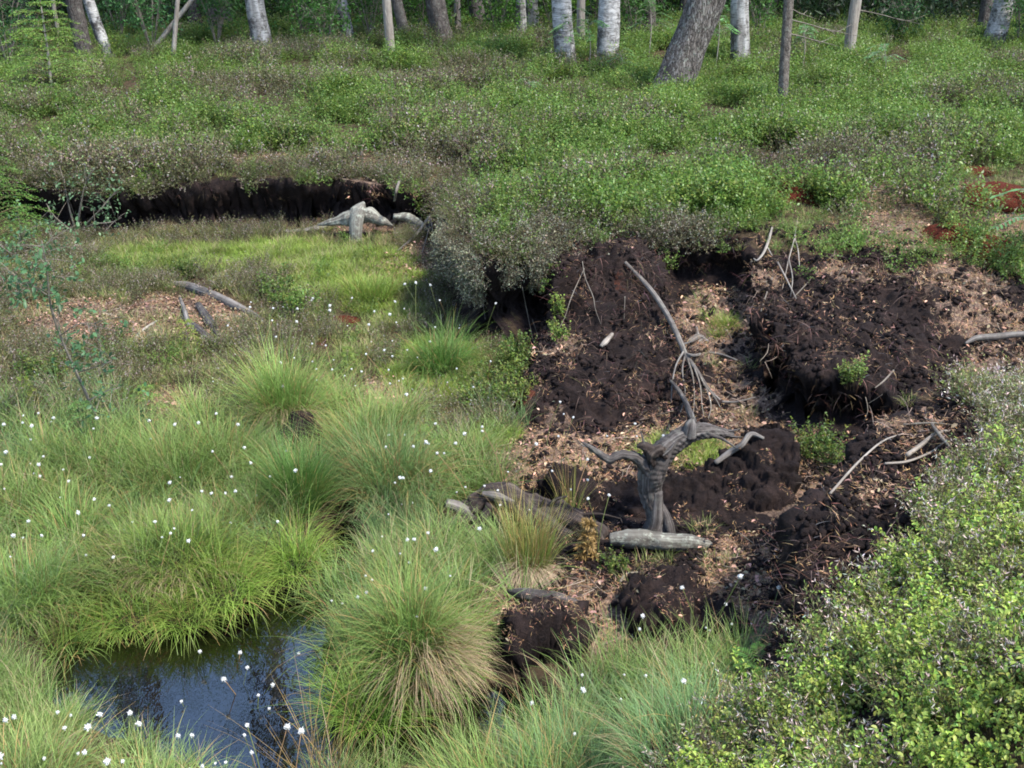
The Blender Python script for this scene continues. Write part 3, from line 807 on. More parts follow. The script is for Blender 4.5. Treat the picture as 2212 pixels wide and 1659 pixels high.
mixd = dr + bias + rng.normal(0, .10, len(x))
bil = onp & (mixd > 0) & (u < thin * (.62 + 1.6 * clump))
hea = onp & (mixd <= .10) & (u < thin * (.75 + 1.2 * clump)) & ~bil
size = np.clip(.95 + 1.9 * clump + rng.normal(0, .2, len(x)), .4, 1.6)
put('bilberry_cover', 'bilberry_far', x, y, bil, size * 1.1, lean=.4)
put('heather_cover', 'heather_far', x, y, hea, size * 1.05, lean=.5)
x, y = spots(5000, 8, 13, 1.0); f = lookup(x, y)
put('moss_cover', 'grass_short', x, y, (f['m1'] > .6) & (f['s1'] > .1) & (f['ny'] > .4) & (f['peaty'] < .5) & (rng.uniform(size=len(x)) < .5), .8, lean=.6)

# overhanging edge of the bank: grey heather and lichen-hung twigs leaning out and down
def edge_points(n, poly, a0, a1, depth):
    """points along the polygon's run a0..a1 (vertex numbers), pushed inside by up to depth"""
    seg = poly[a0:a1 + 1]
    L = np.r_[0, np.cumsum(np.linalg.norm(np.diff(seg, axis=0), axis=1))]
    t_ = rng.uniform(0, L[-1], n)
    px = np.interp(t_, L, seg[:, 0]); py = np.interp(t_, L, seg[:, 1])
    i = np.clip(np.searchsorted(L, t_) - 1, 0, len(seg) - 2)
    e = unit(seg[i + 1] - seg[i]); inw = np.stack([-e[:, 1], e[:, 0]], -1)
    d = rng.uniform(-.18, depth, n)
    return px + inw[:, 0] * d, py + inw[:, 1] * d, -inw
ex, ey, eo = edge_points(3400, POLY_TOP, 1, 22, .40)
p, n_ = ground_at(ex, ey)
ok = (p[:, 2] > .85) & free(ex, ey) & (fbm(ex, ey, 0 * ex + 41, 2.2, 3) > -.12)
nose = (ex > -.75) & (ey < 9.6)
nn = unit(n_ + np.c_[eo, -.15 + 0 * ex] * np.where(nose, rng.uniform(.3, 1.7, len(ex)), rng.uniform(.1, .9, len(ex)))[:, None])
w_ = rng.uniform(size=len(ex))
ok &= ~(nose & (ex < -.28) & (ey > 8.0))
sel = ok & nose & (w_ < .62) & (fbm(ex, ey, 0 * ex + 51, 4.0, 2) > -.10)
scatter('overhanging_lichen_heath', 'heather_grey', p[sel], nn[sel], rng.uniform(.6, 1.1, sel.sum()), lean=1.0, tilt=.3)
fv = np.where(((m1.ravel() > .35) & (m1.ravel() < .97) & (X.ravel() > -.36) & (X.ravel() < .42) & (Y.ravel() < 9.2) & (Zg.ravel() > .68)))[0]
fv = rng.choice(fv, 480)
fp = P.reshape(-1, 3)[fv]
fv = fv[fbm(fp[:, 0], 0 * fp[:, 0], 0 * fp[:, 0] + 3, 3.4, 2) + .5 * (fp[:, 2] - .9) > -.02]
scatter('hanging_lichen', 'lichen', P.reshape(-1, 3)[fv], unit(N.reshape(-1, 3)[fv] + [0, -.2, -.5]), rng.uniform(.5, .95, len(fv)), lean=1.0, tilt=.25)
sel = ok & ~nose & (w_ < .55)
scatter('overhanging_heath', 'heather_far', p[sel], nn[sel], rng.uniform(.5, .95, sel.sum()), lean=1.0, tilt=.3)
sel = ok & (w_ > np.where(nose, .70, .82))
scatter('overhanging_bilberry', 'bilberry_far', p[sel], nn[sel], rng.uniform(.5, .9, sel.sum()), lean=.8, tilt=.3)

# the near hump: leafy bilberry low and right, flowering heather above and along its edge
x, y = spots(7500, 2.2, 6.2, 1.0, .62)
f = lookup(x, y)
onh = (f['m2'] > .55) & (f['peaty'] < .5) & (f['ny'] > .3) & (x > .3) & free(x, y)
hb = -.08 + .75 * sstep(4.5, 3.5, y + .12 * (x - 1.5)) - .55 * sstep(4.2, 5.0, y) + .8 * fbm(x, y, 0 * x + 3, 1.6, 3) - .75 * np.exp(-((x - .75) / .4) ** 2 - ((y - 3.1) / .5) ** 2)
u = rng.uniform(size=len(x))
put('bilberry_carpet', 'bilberry_near', x, y, onh & (hb + .12 * rng.normal(size=len(x)) > .12) & (u < .36), rng.uniform(.75, 1.25, len(x)), lean=.4, tilt=.18)
put('heather_carpet', 'heather_near', x, y, onh & (hb <= .55 + .2 * rng.normal(size=len(x))) & (u > .42) & (u < .46 + .40 * sstep(1.1, .2, hb)), .95, lean=.4, tilt=.2)
x, y = spots(1500, 2.6, 4.2, 1.0, .62); f = lookup(x, y)
put('hump_bilberry', 'bilberry_near', x, y, (f['m2'] > .3) & (f['peaty'] < .4) & (x > .6) & (y < 3.9) & (rng.uniform(size=len(x)) < .3), .75, lean=.4)

# the low bog: long grass near the pool, short grass, heather and moss further up
x, y = spots(26000, 3.0, 11.2, 1.0)
f = lookup(x, y)
low = (f['m1'] < .25) & (f['m2'] < .3) & (f['m3'] < .25) & (f['zz'] > .015) & free(x, y)
u = rng.uniform(size=len(x))
patch = fbm(x, y, 0 * x + 2, 1.1, 3)
wet = sstep(7.2, 6.0, y + .5 * patch) * sstep(.35, .0, x - .25 * (y < 4.6) * 4) * (1 - f['litter'])
wet = np.maximum(wet, sstep(4.75, 4.45, y - .1 * (x - .5)) * (x < 1.4) * .8)
wet *= (1 - .97 * f['gully'])
yel = fbm(x, y, 0 * x + 12, 1.6, 2)
rim = (y < 4.25) & (x < .1)
ps, _, _ = sdist(POLY_POOL, x, y)
lg = low & (u < wet * .30) & ~rim & (ps < -.13)
front = low & rim & (u < .5) & (ps < -.03) & ((x < -1.75) & (u < .45) | (u < .22))
put('bog_grass', 'grass_long', x, y, lg & (yel > -.05), 1.0, lean=.3, tilt=.15)
put('bog_sedge', 'grass_blue', x, y, lg & (yel <= -.05), 1.0, lean=.3, tilt=.15)
put('pool_grass', 'grass_long', x, y, front, rng.uniform(.45, .75, len(x)), lean=.3, tilt=.2)
up = low & (wet < .6) & (f['gully'] < .4) & (x < .2)
bare = np.clip(f['litter'] + f['red'], 0, 1)
put('short_grass', 'grass_short', x, y, up & (u < (1 - .85 * bare) * .33), 1.05, lean=.4)
put('moss_lawn', 'moss_tuft', x, y, low & (f['green'] > .3) & (u < .8), 1.1, lean=.4)
put('low_heather', 'heather_far', x, y, up & (u > .5) & (u < .5 + .30 * (1 - bare) * sstep(-.05, .18, patch + .25 * (x < -2.5) + .1 - f['green'])), .62, lean=.4)
put('low_bilberry', 'bilberry_far', x, y, up & (u > .85) & (u < .85 + .12 * (1 - bare) * sstep(.0, .25, -patch)), .6, lean=.4)
gy = low & (f['gully'] >= .4)
put('gully_grass', 'grass_short', x, y, gy & (u < .02 + .5 * f['green']), .9, lean=.4)

# needles, birch leaves, twigs and peat crumbs
x, y = spots(46000, 3.6, 12.5, 1.15, .58)
f = lookup(x, y)
u = rng.uniform(size=len(x)) + 2 * on_block(x, y)
bare = (f['peaty'] > .4) | (f['gully'] > .5) | (f['m3'] > .2)
dn = np.where(f['litter'] > .3, .62, np.where(bare, .05 + .10 * (fbm(x, y, 0 * x + 31, 4, 3) > .05), 0)) * (f['ny'] > .2) * (f['zz'] > .0)
put('needle_litter', 'needles', x, y, u < dn, 1.0, lean=1.0, tilt=.15)
put('leaf_fall', 'leaf_litter', x, y, (f['litter'] > .25) & (u > .60) & (u < np.where((y > 7.4) & (x < 0), .95, .68)) & (f['ny'] > .3), 1.0, lean=.9, tilt=.15)
put('peat_crumbs', 'crumb', x, y, bare & (u > .72) & (u < 1) & (f['ny'] > .2), 1.1, lean=1.0)
put('twig_litter', 'twiglets', x, y, (u > .93) & (u < 1) & (f['litter'] > .3), 1.0, lean=1.0, tilt=.05)
st_ = np.where((peaty.ravel() > .6) & (N[..., 2].ravel() < .72) & (np.abs(X.ravel()) < 5) & (Y.ravel() < 12))[0]
ch = rng.choice(st_, 900)
scatter('root_fibres', 'fibres', P.reshape(-1, 3)[ch], N.reshape(-1, 3)[ch], rng.uniform(.6, 1.5, len(ch)), lean=.15)
q_ = []
for _o, bv, bf, _p in BLK:                             # needles on the loose blocks
    nrm_ = unit(np.cross(bv[bf[:, 1]] - bv[bf[:, 0]], bv[bf[:, 3]] - bv[bf[:, 0]]))
    ok = np.where((nrm_[:, 2] > .45) & (bv[bf[:, 0]][:, 2] > .1))[0]
    ch = rng.choice(ok, 26)
    q_.append((bv[bf[ch, 0]], nrm_[ch]))
scatter('block_litter', 'needles', np.concatenate([a for a, b in q_]), np.concatenate([b for a, b in q_]), .8, lean=1.0)
# ------------------------------------------------------------------ wood and bark materials
def bark(name, base, dark, light, crack=.5, stretch=(1, 1, .25), scale=9.0, birch=False, lich=.3, bump=.6):
    m, nt = mat_new(name); t = NT(nt)
    tc = t.n('ShaderNodeTexCoord')
    o = t.n('ShaderNodeMapping', Vector=tc.outputs['Object'], Scale=stretch).outputs[0]
    n = t.noise(o, scale, 6, .7, .6)
    c = t.ramp(n, [(.3, dark), (.48, base), (.7, light)])
    hgt = n
    if birch:
        h = t.n('ShaderNodeMapping', Vector=tc.outputs['Object'], Scale=(1.2, 1.2, 9)).outputs[0]
        ln = t.noise(h, 6, 4, .65)
        c = t.mix(t.ramp(ln, [(.53, 0.0), (.62, .8)]), c, (.05, .045, .045))
        sep = t.n('ShaderNodeSeparateXYZ', Vector=tc.outputs['Object'])
        low = t.math('MULTIPLY', t.math('SUBTRACT', .9, sep.outputs[2]), .22)
        pt = t.math('ADD', t.noise(tc.outputs['Object'], 3.2, 5, .7), low)
        c = t.mix(t.ramp(pt, [(.55, 0.0), (.64, .92)]), c, (.045, .040, .037))
        hgt = t.math('ADD', n, pt)
    else:
        wv = t.n('ShaderNodeVectorMath', {'operation': 'MULTIPLY_ADD'}, _0=t.n('ShaderNodeTexNoise', Vector=o, Scale=scale * .9, Detail=4).outputs[1], _1=(.16, .16, .16), _2=o)
        v = t.n('ShaderNodeTexVoronoi', {'feature': 'DISTANCE_TO_EDGE'}, Vector=wv.outputs[0], Scale=scale * 1.1)
        cr = t.ramp(v.outputs['Distance'], [(.0, 0.0), (.14, 1.0)])
        c = t.mix(t.math('MULTIPLY', t.math('SUBTRACT', 1.0, cr), crack), c, dark)
        hgt = t.math('ADD', t.math('MULTIPLY', n, .5), cr)
    ls = t.noise(tc.outputs['Object'], 14, 5, .75)
    c = t.mix(t.math('MULTIPLY', t.ramp(ls, [(.54, 0.0), (.66, 1.0)]), lich), c, (.30, .33, .27))
    bp = t.n('ShaderNodeBump', Height=hgt, Strength=bump, Distance=.02)
    t.out(bsdf(t, c, .9, .15, bp.outputs[0]))
    return m
M['birch'] = bark('birch_bark', (.27, .265, .26), (.11, .105, .10), (.44, .43, .42), birch=True, lich=.2, stretch=(1, 1, 1.5))
M['oldbirch'] = bark('old_birch_bark', (.20, .19, .18), (.07, .065, .06), (.36, .355, .345), .3, lich=.35, birch=True)
M['pine'] = bark('pine_bark', (.13, .112, .10), (.034, .029, .026), (.23, .215, .20), .7, (1, 1, .25), 21, lich=.5, bump=1.0)
M['spruce'] = bark('spruce_bark', (.105, .088, .075), (.04, .034, .03), (.17, .15, .13), .4, (1, 1, .6), 22, lich=.3)
M['pole'] = bark('smooth_bark', (.19, .165, .14), (.11, .09, .075), (.27, .25, .22), .1, (1, 1, .2), 10, lich=.25, bump=.3)
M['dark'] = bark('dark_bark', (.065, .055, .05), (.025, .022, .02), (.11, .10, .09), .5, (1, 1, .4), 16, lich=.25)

def deadwood(name, base, dark, light, lich=.2, lc=(.30, .32, .26), grain=26.0):
    """weathered wood: grain runs along the limb (Col.r carries the way along it, Col.g the way round it)"""
    m, nt = mat_new(name); t = NT(nt)
    tc = t.n('ShaderNodeTexCoord'); ob = tc.outputs['Object']
    uv = t.attr('Col').outputs[0]
    mp = t.n('ShaderNodeMapping', Vector=uv, Scale=(2.2, grain, grain)).outputs[0]
    g = t.noise(mp, 1.0, 5, .7, .4)
    c = t.ramp(g, [(.3, dark), (.5, base), (.72, light)])
    big = t.noise(ob, 7, 4, .6)
    c = t.mix(t.math('MULTIPLY', t.ramp(big, [(.42, 0.0), (.66, 1.0)]), .6), c, dark)
    c = t.mix(t.math('MULTIPLY', t.ramp(t.noise(ob, 22, 5, .75), [(.52, 0.0), (.62, 1.0)]), lich), c, lc)
    hgt = t.math('ADD', g, t.math('MULTIPLY', t.noise(ob, 60, 4, .7), .4))
    bp = t.n('ShaderNodeBump', Height=hgt, Strength=.8, Distance=.008)
    t.out(bsdf(t, c, .75, .25, bp.outputs[0]))
    return m
M['stump'] = deadwood('weathered_stump_wood', (.055, .046, .042), (.017, .014, .013), (.19, .172, .16), .12)
M['grey'] = deadwood('grey_dead_wood', (.125, .110, .098), (.045, .037, .032), (.25, .23, .21), .12)
M['rot'] = deadwood('rotten_root_wood', (.030, .020, .016), (.010, .007, .006), (.115, .09, .073), .05)
M['pale'] = deadwood('pale_root_wood', (.23, .20, .17), (.10, .082, .066), (.40, .365, .32), .1)
M['lichwood'] = deadwood('lichen_covered_wood', (.14, .13, .11), (.045, .037, .031), (.28, .285, .24), .55, (.33, .355, .29))
M['twig'] = deadwood('twig_wood', (.15, .125, .10), (.06, .05, .04), (.27, .24, .20), .2)

def limb(mb, pts, radii, sides=12, n=None, amp=.12, ridge=.18, nr=9, seed=0, twist=0.0, mat=0):
    """a dead limb whose Col carries lengthwise and around coordinates for the wood grain"""
    k0 = len(mb.v)
    n = n or max(8, len(pts) * 7)
    tube(mb, pts, radii, sides, n, amp=amp, ridge=ridge, nr=nr, seed=seed, twist=twist, mat=mat)
    V = mb.v[k0]
    m_ = len(V) - 2
    ring = V[:m_].reshape(-1, sides, 3)
    cen = ring.mean(1)
    L = np.r_[0, np.cumsum(np.linalg.norm(np.diff(cen, axis=0), axis=1))]
    a = np.linspace(0, 2 * np.pi, sides, endpoint=False)
    c = np.zeros((len(V), 3))
    rr = float(np.mean(radii))
    c[:m_, 0] = np.repeat(L, sides) + seed * 1.7
    c[:m_, 1] = np.tile(np.cos(a), len(cen)) * max(rr, .012) * 3 + 1
    c[:m_, 2] = np.tile(np.sin(a), len(cen)) * max(rr, .012) * 3 + 1
    c[m_] = c[0]; c[m_ + 1] = c[m_ - 1]
    mb.c[k0] = c
    return mb
def on(U, V, off=.0, lift=0.0):                    # a point lying on the ground at a pixel, pulled towards the eye by off
    p = G(U, V)[0]
    return p + (Vector((0, 0, CAM_Z)) - p).normalized() * off + Vector((0, 0, lift))
def rel(pts, o): return [Vector(p) - Vector(o) for p in pts]
def simple(name, label, cat, mat, limbs, group=None, **kw):
    """one dead branch, root or log as one mesh; limbs = [(points, radii), ...] in world space"""
    o0 = Vector(limbs[0][0][0])
    mb = MB()
    for i, (p, r) in enumerate(limbs):
        if not isinstance(r, (list, tuple)): r = [r] * len(p)
        if len(r) != len(p): r = list(np.interp(np.linspace(0, 1, len(p)), np.linspace(0, 1, len(r)), r))
        limb(mb, rel(p, o0), r, seed=i + len(label), **kw)
    return tag(mb.build(name, M[mat], loc=o0), label, cat, group)

# ------------------------------------------------------------------ the forked stump, its root and the logs round it
def px(U, V, y, dpx): return dpx * (PY(U, V, y) - Vector((0, 0, CAM_Z))).dot(Vector((0, CP, -SP))) / FPX
def LP(*a): return [PY(U, V, y) for U, V, y in a]
base = PY(1425, 1170, 5.42)
st = thing('tree_stump', 'weathered dark grey stump forking in two above the peat blocks', 'stump', base)
mb = MB()
limb(mb, rel(LP((1432, 1185, 5.42), (1425, 1150, 5.43), (1412, 1100, 5.45), (1404, 1055, 5.46), (1408, 1015, 5.46), (1425, 985, 5.47), (1455, 955, 5.5), (1495, 936, 5.52), (1535, 932, 5.53), (1562, 936, 5.55), (1584, 938, 5.56)), base),
     [.062, .050, .046, .056, .066, .066, .056, .046, .038, .027, .014], 34, 150, .27, .34, 10, 1, 7.0)
limb(mb, rel(LP((1446, 1185, 5.38), (1446, 1150, 5.40), (1440, 1118, 5.42), (1430, 1090, 5.44)), base), [.040, .032, .026, .012], 14, 24, .3, .2, 8, 4)
limb(mb, rel(LP((1400, 1165, 5.44), (1416, 1120, 5.43), (1420, 1060, 5.43)), base), [.05, .045, .03], 14, 24, .2, .2, 8, 5)
mb.build('trunk', M['stump'], st)
mb = MB()
limb(mb, rel(LP((1412, 1030, 5.44), (1388, 1000, 5.42), (1368, 986, 5.40), (1340, 983, 5.38), (1315, 992, 5.36), (1292, 978, 5.36), (1272, 964, 5.36), (1256, 955, 5.37)), base), [.042, .034, .026, .023, .021, .017, .011, .004], 22, 90, .28, .34, 9, 2, 5.0)
mb.build('side_branch', M['stump'], st)
mb = MB()
limb(mb, rel(LP((1412, 985, 5.42), (1400, 968, 5.41), (1388, 962, 5.40), (1376, 966, 5.39)), base), [.03, .026, .020, .006], 18, 40, .9, .5, 8, 3)
limb(mb, rel(LP((1440, 990, 5.40), (1424, 972, 5.40), (1408, 985, 5.39), (1412, 1008, 5.39)), base), [.012, .024, .022, .008], 18, 40, .9, .5, 8, 6)
mb.build('bark_knob', M['rot'], st)
mb = MB()
limb(mb, rel(LP((1488, 942, 5.50), (1492, 918, 5.49), (1496, 905, 5.5)), base), [.04, .03, .012], 12, 18, .4, .3, 8, 7)
limb(mb, rel(LP((1535, 940, 5.50), (1560, 948, 5.48), (1590, 968, 5.46)), base), [.012, .009, .004], 8, 14, .2, .1, 8, 8)
mb.build('broken_stub', M['stump'], st)
for i_, (q_, r_) in enumerate([([(1560, 932, 5.55), (1585, 930, 5.55), (1600, 926, 5.55)], .008), ([(1565, 940, 5.54), (1590, 944, 5.54), (1604, 943, 5.54)], .009), ([(1275, 966, 5.36), (1258, 962, 5.36), (1246, 950, 5.37)], .006), ([(1395, 975, 5.40), (1388, 945, 5.40), (1384, 930, 5.40)], .007), ([(1430, 985, 5.39), (1450, 968, 5.40), (1462, 950, 5.42)], .010)]):
    mb = MB(); limb(mb, rel(LP(*q_), base), [r_, r_ * .8, r_ * .15], 7, 14, .4, .4, 6, 30 + i_); mb.build('splinter', M['stump'], st)

simple('log', 'pale lichen crusted log lying across the foot of the forked stump', 'log', 'lichwood', [(LP((1318, 1166, 5.30), (1380, 1164, 5.28), (1440, 1170, 5.27), (1500, 1174, 5.27), (1565, 1190, 5.29)), [.036, .050, .050, .046, .026])], amp=.34, ridge=.3, sides=22, n=80)
ro = PY(1000, 1100, 5.55)
rt = thing('tree_root', 'gnarled rotten root arching from the grass down to the peat block', 'root', ro)
mb = MB()
limb(mb, rel(LP((985, 1102, 5.55), (1020, 1098, 5.56), (1045, 1074, 5.57), (1085, 1072, 5.56), (1130, 1085, 5.55), (1185, 1102, 5.53), (1240, 1122, 5.5), (1285, 1148, 5.46), (1306, 1185, 5.4), (1322, 1222, 5.3), (1338, 1250, 5.2)), ro),
     [.038, .05, .054, .062, .06, .056, .056, .058, .044, .028, .016], 24, 150, .8, .3, 9, 1, 2.0)
limb(mb, rel(LP((1120, 1085, 5.53), (1160, 1120, 5.5), (1200, 1140, 5.48), (1260, 1160, 5.45)), ro), [.06, .08, .07, .03], 18, 70, .7, .4, 9, 2)
mb.build('main_root', M['rot'], rt)
mb = MB()
limb(mb, rel(LP((964, 1086, 5.52), (985, 1094, 5.53), (1012, 1106, 5.54), (1035, 1115, 5.55)), ro), [.026, .032, .034, .02], 14, 30, .22, .2, 9, 3)
limb(mb, rel(LP((1042, 1066, 5.54), (1075, 1072, 5.52), (1110, 1084, 5.51)), ro), [.014, .024, .012], 12, 24, .25, .2, 9, 4)
mb.build('grey_end', M['grey'], rt)
for i, (a, b, c, r) in enumerate([((1180, 1100), (1200, 1080), (1225, 1072), .012), ((1230, 1115), (1290, 1110), (1340, 1120), .008), ((1060, 1090), (1040, 1125), (1010, 1150), .03), ((960, 1140), (990, 1125), (1030, 1120), .03), ((1270, 1140), (1290, 1190), (1300, 1230), .016), ((1150, 1110), (1170, 1090), (1176, 1078), .012)]):
    mb = MB()
    limb(mb, rel(LP((*a, 5.5), (*b, 5.48), (*c, 5.46)), ro), [r, r * .9, r * .4], 10, 20, .4, .2, 8, 10 + i)
    mb.build('side_root', M['rot'], rt)

# fallen dead branch lying on the slumped mound
bp_ = [on(1350, 566, .02), on(1385, 602, .06), on(1410, 632, .10), on(1432, 665, .12), on(1452, 700, .12), on(1470, 740, .10), on(1482, 768, .09), on(1505, 800, .06), on(1530, 840, .04), on(1560, 868, .03)]
o0 = bp_[0]
br = thing('dead_branch', 'long grey fallen branch hanging down over the dark peat mound', 'branch', o0)
mb = MB()
limb(mb, rel(bp_, o0), [.011, .015, .018, .019, .019, .019, .018, .014, .012, .008], 12, 70, .12, .15, 8, 1)
mb.build('main_stem', M['grey'], br)
for i, (q, r) in enumerate([([(1482, 765), (1500, 768), (1530, 762), (1560, 766), (1592, 778)], .014), ([(1476, 760), (1460, 790), (1452, 830), (1450, 870)], .008), ([(1480, 768), (1474, 800), (1480, 850), (1470, 890)], .008), ([(1485, 775), (1496, 810), (1500, 850), (1498, 890)], .007),
                            ([(1500, 795), (1512, 830), (1516, 870), (1520, 900)], .006), ([(1512, 812), (1530, 850), (1536, 880), (1530, 905)], .006), ([(1520, 830), (1545, 860), (1560, 888)], .006), ([(1560, 868), (1590, 868), (1632, 858)], .010), ([(1470, 745), (1500, 735), (1520, 725)], .008)]):
    mb = MB()
    limb(mb, rel([on(*p, .09 if j < 2 else .05) for j, p in enumerate(q)], o0), list(np.linspace(r, r * .45, len(q))), 8, 24, .1, .1, 8, 20 + i)
    mb.build('side_branch', M['grey'] if r > .0075 else M['twig'], br)
simple('branch', 'short dark curved branch leaning against the top of the forked stump', 'branch', 'stump', [([on(1448, 822, .05), on(1462, 838, .1), on(1480, 866, .2), PY(1492, 895, 5.62), PY(1500, 912, 5.54)], [.009, .014, .017, .018, .016])], sides=12)
simple('tree_root', 'small knobbly grey root lying on brown litter beside the fallen branch', 'root', 'grey', [([on(1488, 738, .03), on(1508, 728, .04), on(1530, 738, .03)], [.016, .024, .010]), ([on(1508, 728, .04), on(1504, 706, .07)], [.018, .009]), ([on(1515, 735, .03), on(1490, 752, .02)], [.014, .006])], amp=.3)
simple('branch', 'bent grey branch on brown litter behind the right end of the long peat block', 'branch', 'grey', [([on(1545, 1000, .02), on(1580, 975, .03), on(1602, 962, .05), on(1622, 938, .05), on(1650, 947, .04)], [.016, .02, .017, .016, .010])], amp=.15)
simple('branch', 'wavy grey branch sticking out of the bank at the right edge', 'branch', 'grey', [([on(2085, 742, .02), on(2110, 730, .06), on(2150, 727, .08), on(2190, 722, .10), on(2260, 720, .12), on(2330, 715, .1)], [.010, .02, .024, .022, .024, .02])], amp=.14)
simple('log', 'long split grey log on brown leaf litter at the left', 'log', 'grey', [([on(368, 612, .03), on(405, 618, .05), on(450, 634, .06), on(500, 656, .06), on(540, 676, .05), on(572, 694, .03)], [.022, .040, .044, .036, .03, .016])], amp=.14, ridge=.25, sides=14)
simple('branch', 'thin pale stick standing up beside the split grey log', 'branch', 'grey', [([on(388, 640, .15), on(398, 668, .12), on(408, 700, .06), on(420, 716, .02)], [.010, .017, .020, .018])])
simple('log', 'short dark slab of wood below the split grey log', 'log', 'stump', [([on(392, 684, .04), on(415, 702, .06), on(440, 722, .05), on(478, 748, .03)], [.018, .030, .030, .014]), ([on(428, 660, .03), on(455, 700, .04), on(475, 730, .02)], [.03, .038, .02])])
simple('branch', 'short bleached crooked stick on the litter left of the split log', 'branch', 'pale', [([on(338, 694, .03), on(318, 708, .04), on(300, 722, .04), on(293, 736, .03)], [.010, .015, .014, .016])])
pl = PZ(1170, 1292, .2)
simple('log', 'weathered slab of grey wood lying beside the big tussock', 'log', 'stump', [([PZ(1098, 1278, .21), PZ(1130, 1284, .24), PZ(1170, 1290, .25), PZ(1210, 1296, .25), PZ(1252, 1304, .22)], [.012, .030, .034, .032, .016]), ([PZ(1120, 1296, .2), PZ(1180, 1304, .22), PZ(1240, 1310, .2)], [.014, .022, .012])], ridge=.35, amp=.12, nr=12)
simple('wood_fragment', 'small bleached splinter of wood on the dark peat mound', 'wood', 'pale', [([on(1298, 748, .02), on(1308, 738, .04), on(1322, 722, .03)], [.012, .020, .014])])
simple('tree_root', 'forked white root hanging down the right peat bank', 'root', 'pale', [([on(1722, 478, .08), on(1716, 515, .09), on(1704, 560, .06), on(1690, 625, .03)], [.006, .006, .0045, .003]), ([on(1716, 512, .09), on(1724, 540, .08), on(1727, 575, .05)], [.006, .005, .003]), ([on(1704, 560, .06), on(1712, 600, .04), on(1708, 640, .03)], [.005, .004, .002])])
simple('tree_root', 'curved brown root with a hooked tip left of the forked white root', 'root', 'pale', [([on(1668, 492, .06), on(1660, 520, .10), on(1650, 545, .10), on(1636, 562, .08), on(1628, 558, .08)], [.008, .010, .009, .007, .003]), ([on(1655, 530, .1), on(1668, 552, .08)], [.006, .003])])
for lab, q in [('thin straight twig slanting across the right peat bank', [(1836, 510), (1790, 560), (1750, 605), (1712, 645)]), ('thin pale twig hanging against the dark gap left of the right peat bank', [(1668, 600), (1656, 635), (1644, 672)]),
               ('thin twig crossing below the forked white root', [(1680, 566), (1700, 605), (1720, 645)]), ('long thin twig lying on litter high on the right bank', [(1966, 480), (1910, 505), (1850, 532)]), ('dark thin stick lying over the hollow of the right peat bank', [(1930, 800), (1910, 822), (1890, 838)]),
               ('thin stick on the plateau with a bleached end', [(1912, 282), (1904, 310), (1893, 380), (1880, 440)]), ('white tipped stick standing among bilberry at the upper right', [(2168, 160), (2152, 182), (2138, 205)]), ('short white stick lying in the bilberry at the right', [(1800, 320), (1830, 318), (1845, 317)]),
               ('thin curved white stick in the bilberry right of the smooth pole', [(1745, 262), (1800, 280), (1850, 288), (1880, 290)]), ('straight twig on peat below the mossy log', [(1340, 1256), (1352, 1240), (1378, 1236)])]:
    simple('twig', lab, 'twig', 'pale' if ('white' in lab or 'bleach' in lab) else 'twig', [([on(*p, .03) for p in q], [.007, .006, .004])], sides=6, n=14)
# rootlets hanging on the mound's steep face and under the heath nose
for i, q in enumerate([[(1258, 565), (1264, 600), (1281, 640), (1286, 668), (1298, 700)], [(1262, 580), (1235, 640), (1218, 690), (1200, 720)], [(1350, 640), (1348, 690)], [(1150, 690), (1160, 720), (1168, 752)], [(1128, 620), (1138, 670), (1152, 738)],
                       [(1040, 600), (1042, 640), (1048, 690)]]):
    simple('rootlet', 'thin pale rootlet hanging on the steep upper face of the central peat mound' if q[0][0] > 1200 else 'thin rootlet hanging below the lichen hung heath nose', 'root', 'twig', [([on(*p, .05) for p in q], [.0042, .0035, .002])], 'rootlets on the mound' if q[0][0] > 1200 else 'rootlets under the nose', sides=6, n=12)
lb = [on(945, 436, .1), on(930, 465, .25), on(905, 500, .2), on(880, 525, .08), on(858, 542, .02)]
simple('dead_branch', 'bundle of thin grey branches leaning down the bank at its inner corner', 'branch', 'grey', [(lb, [.012, .016, .016, .014, .008]), ([lb[1], on(925, 500, .2), on(912, 545, .05)], [.010, .008, .004]), ([lb[1], on(935, 500, .15), on(940, 530, .05)], [.008, .007, .003]), ([lb[2], on(895, 490, .25), on(910, 470, .3)], [.007, .006, .003])])
simple('branch', 'brown stick hanging over the lip of the left bank', 'branch', 'twig', [([on(870, 340, .03), on(866, 380, .06), PY(858, 405, 10.3), PY(852, 435, 10.3)], [.012, .014, .013, .009])])
for lab, q, r in [('dark forked stick on the near hump among pale heather', [[(1958, 992), (1990, 968), (2022, 944), (2050, 938)]], .012), ('pale thin twig lying along the edge of the near hump', [[(1792, 1075), (1850, 1010), (1905, 962), (1950, 945)]], .006), ('grey stick crossing the dark forked stick on the near hump', [[(2012, 925), (2030, 950), (2052, 975)]], .009),
                  ('long curved pale twig below the dark forked stick', [[(1910, 1010), (1960, 1005), (2010, 985), (2036, 965)]], .006), ('straight grey twig on the top of the near hump', [[(1950, 925), (2010, 922), (2060, 926)]], .005)]:
    simple('twig', lab, 'twig', 'twig' if 'pale' not in lab else 'pale', [([on(*p, .03, .02) for p in qq], [r, r, r * .5]) for qq in q], sides=6, n=16)

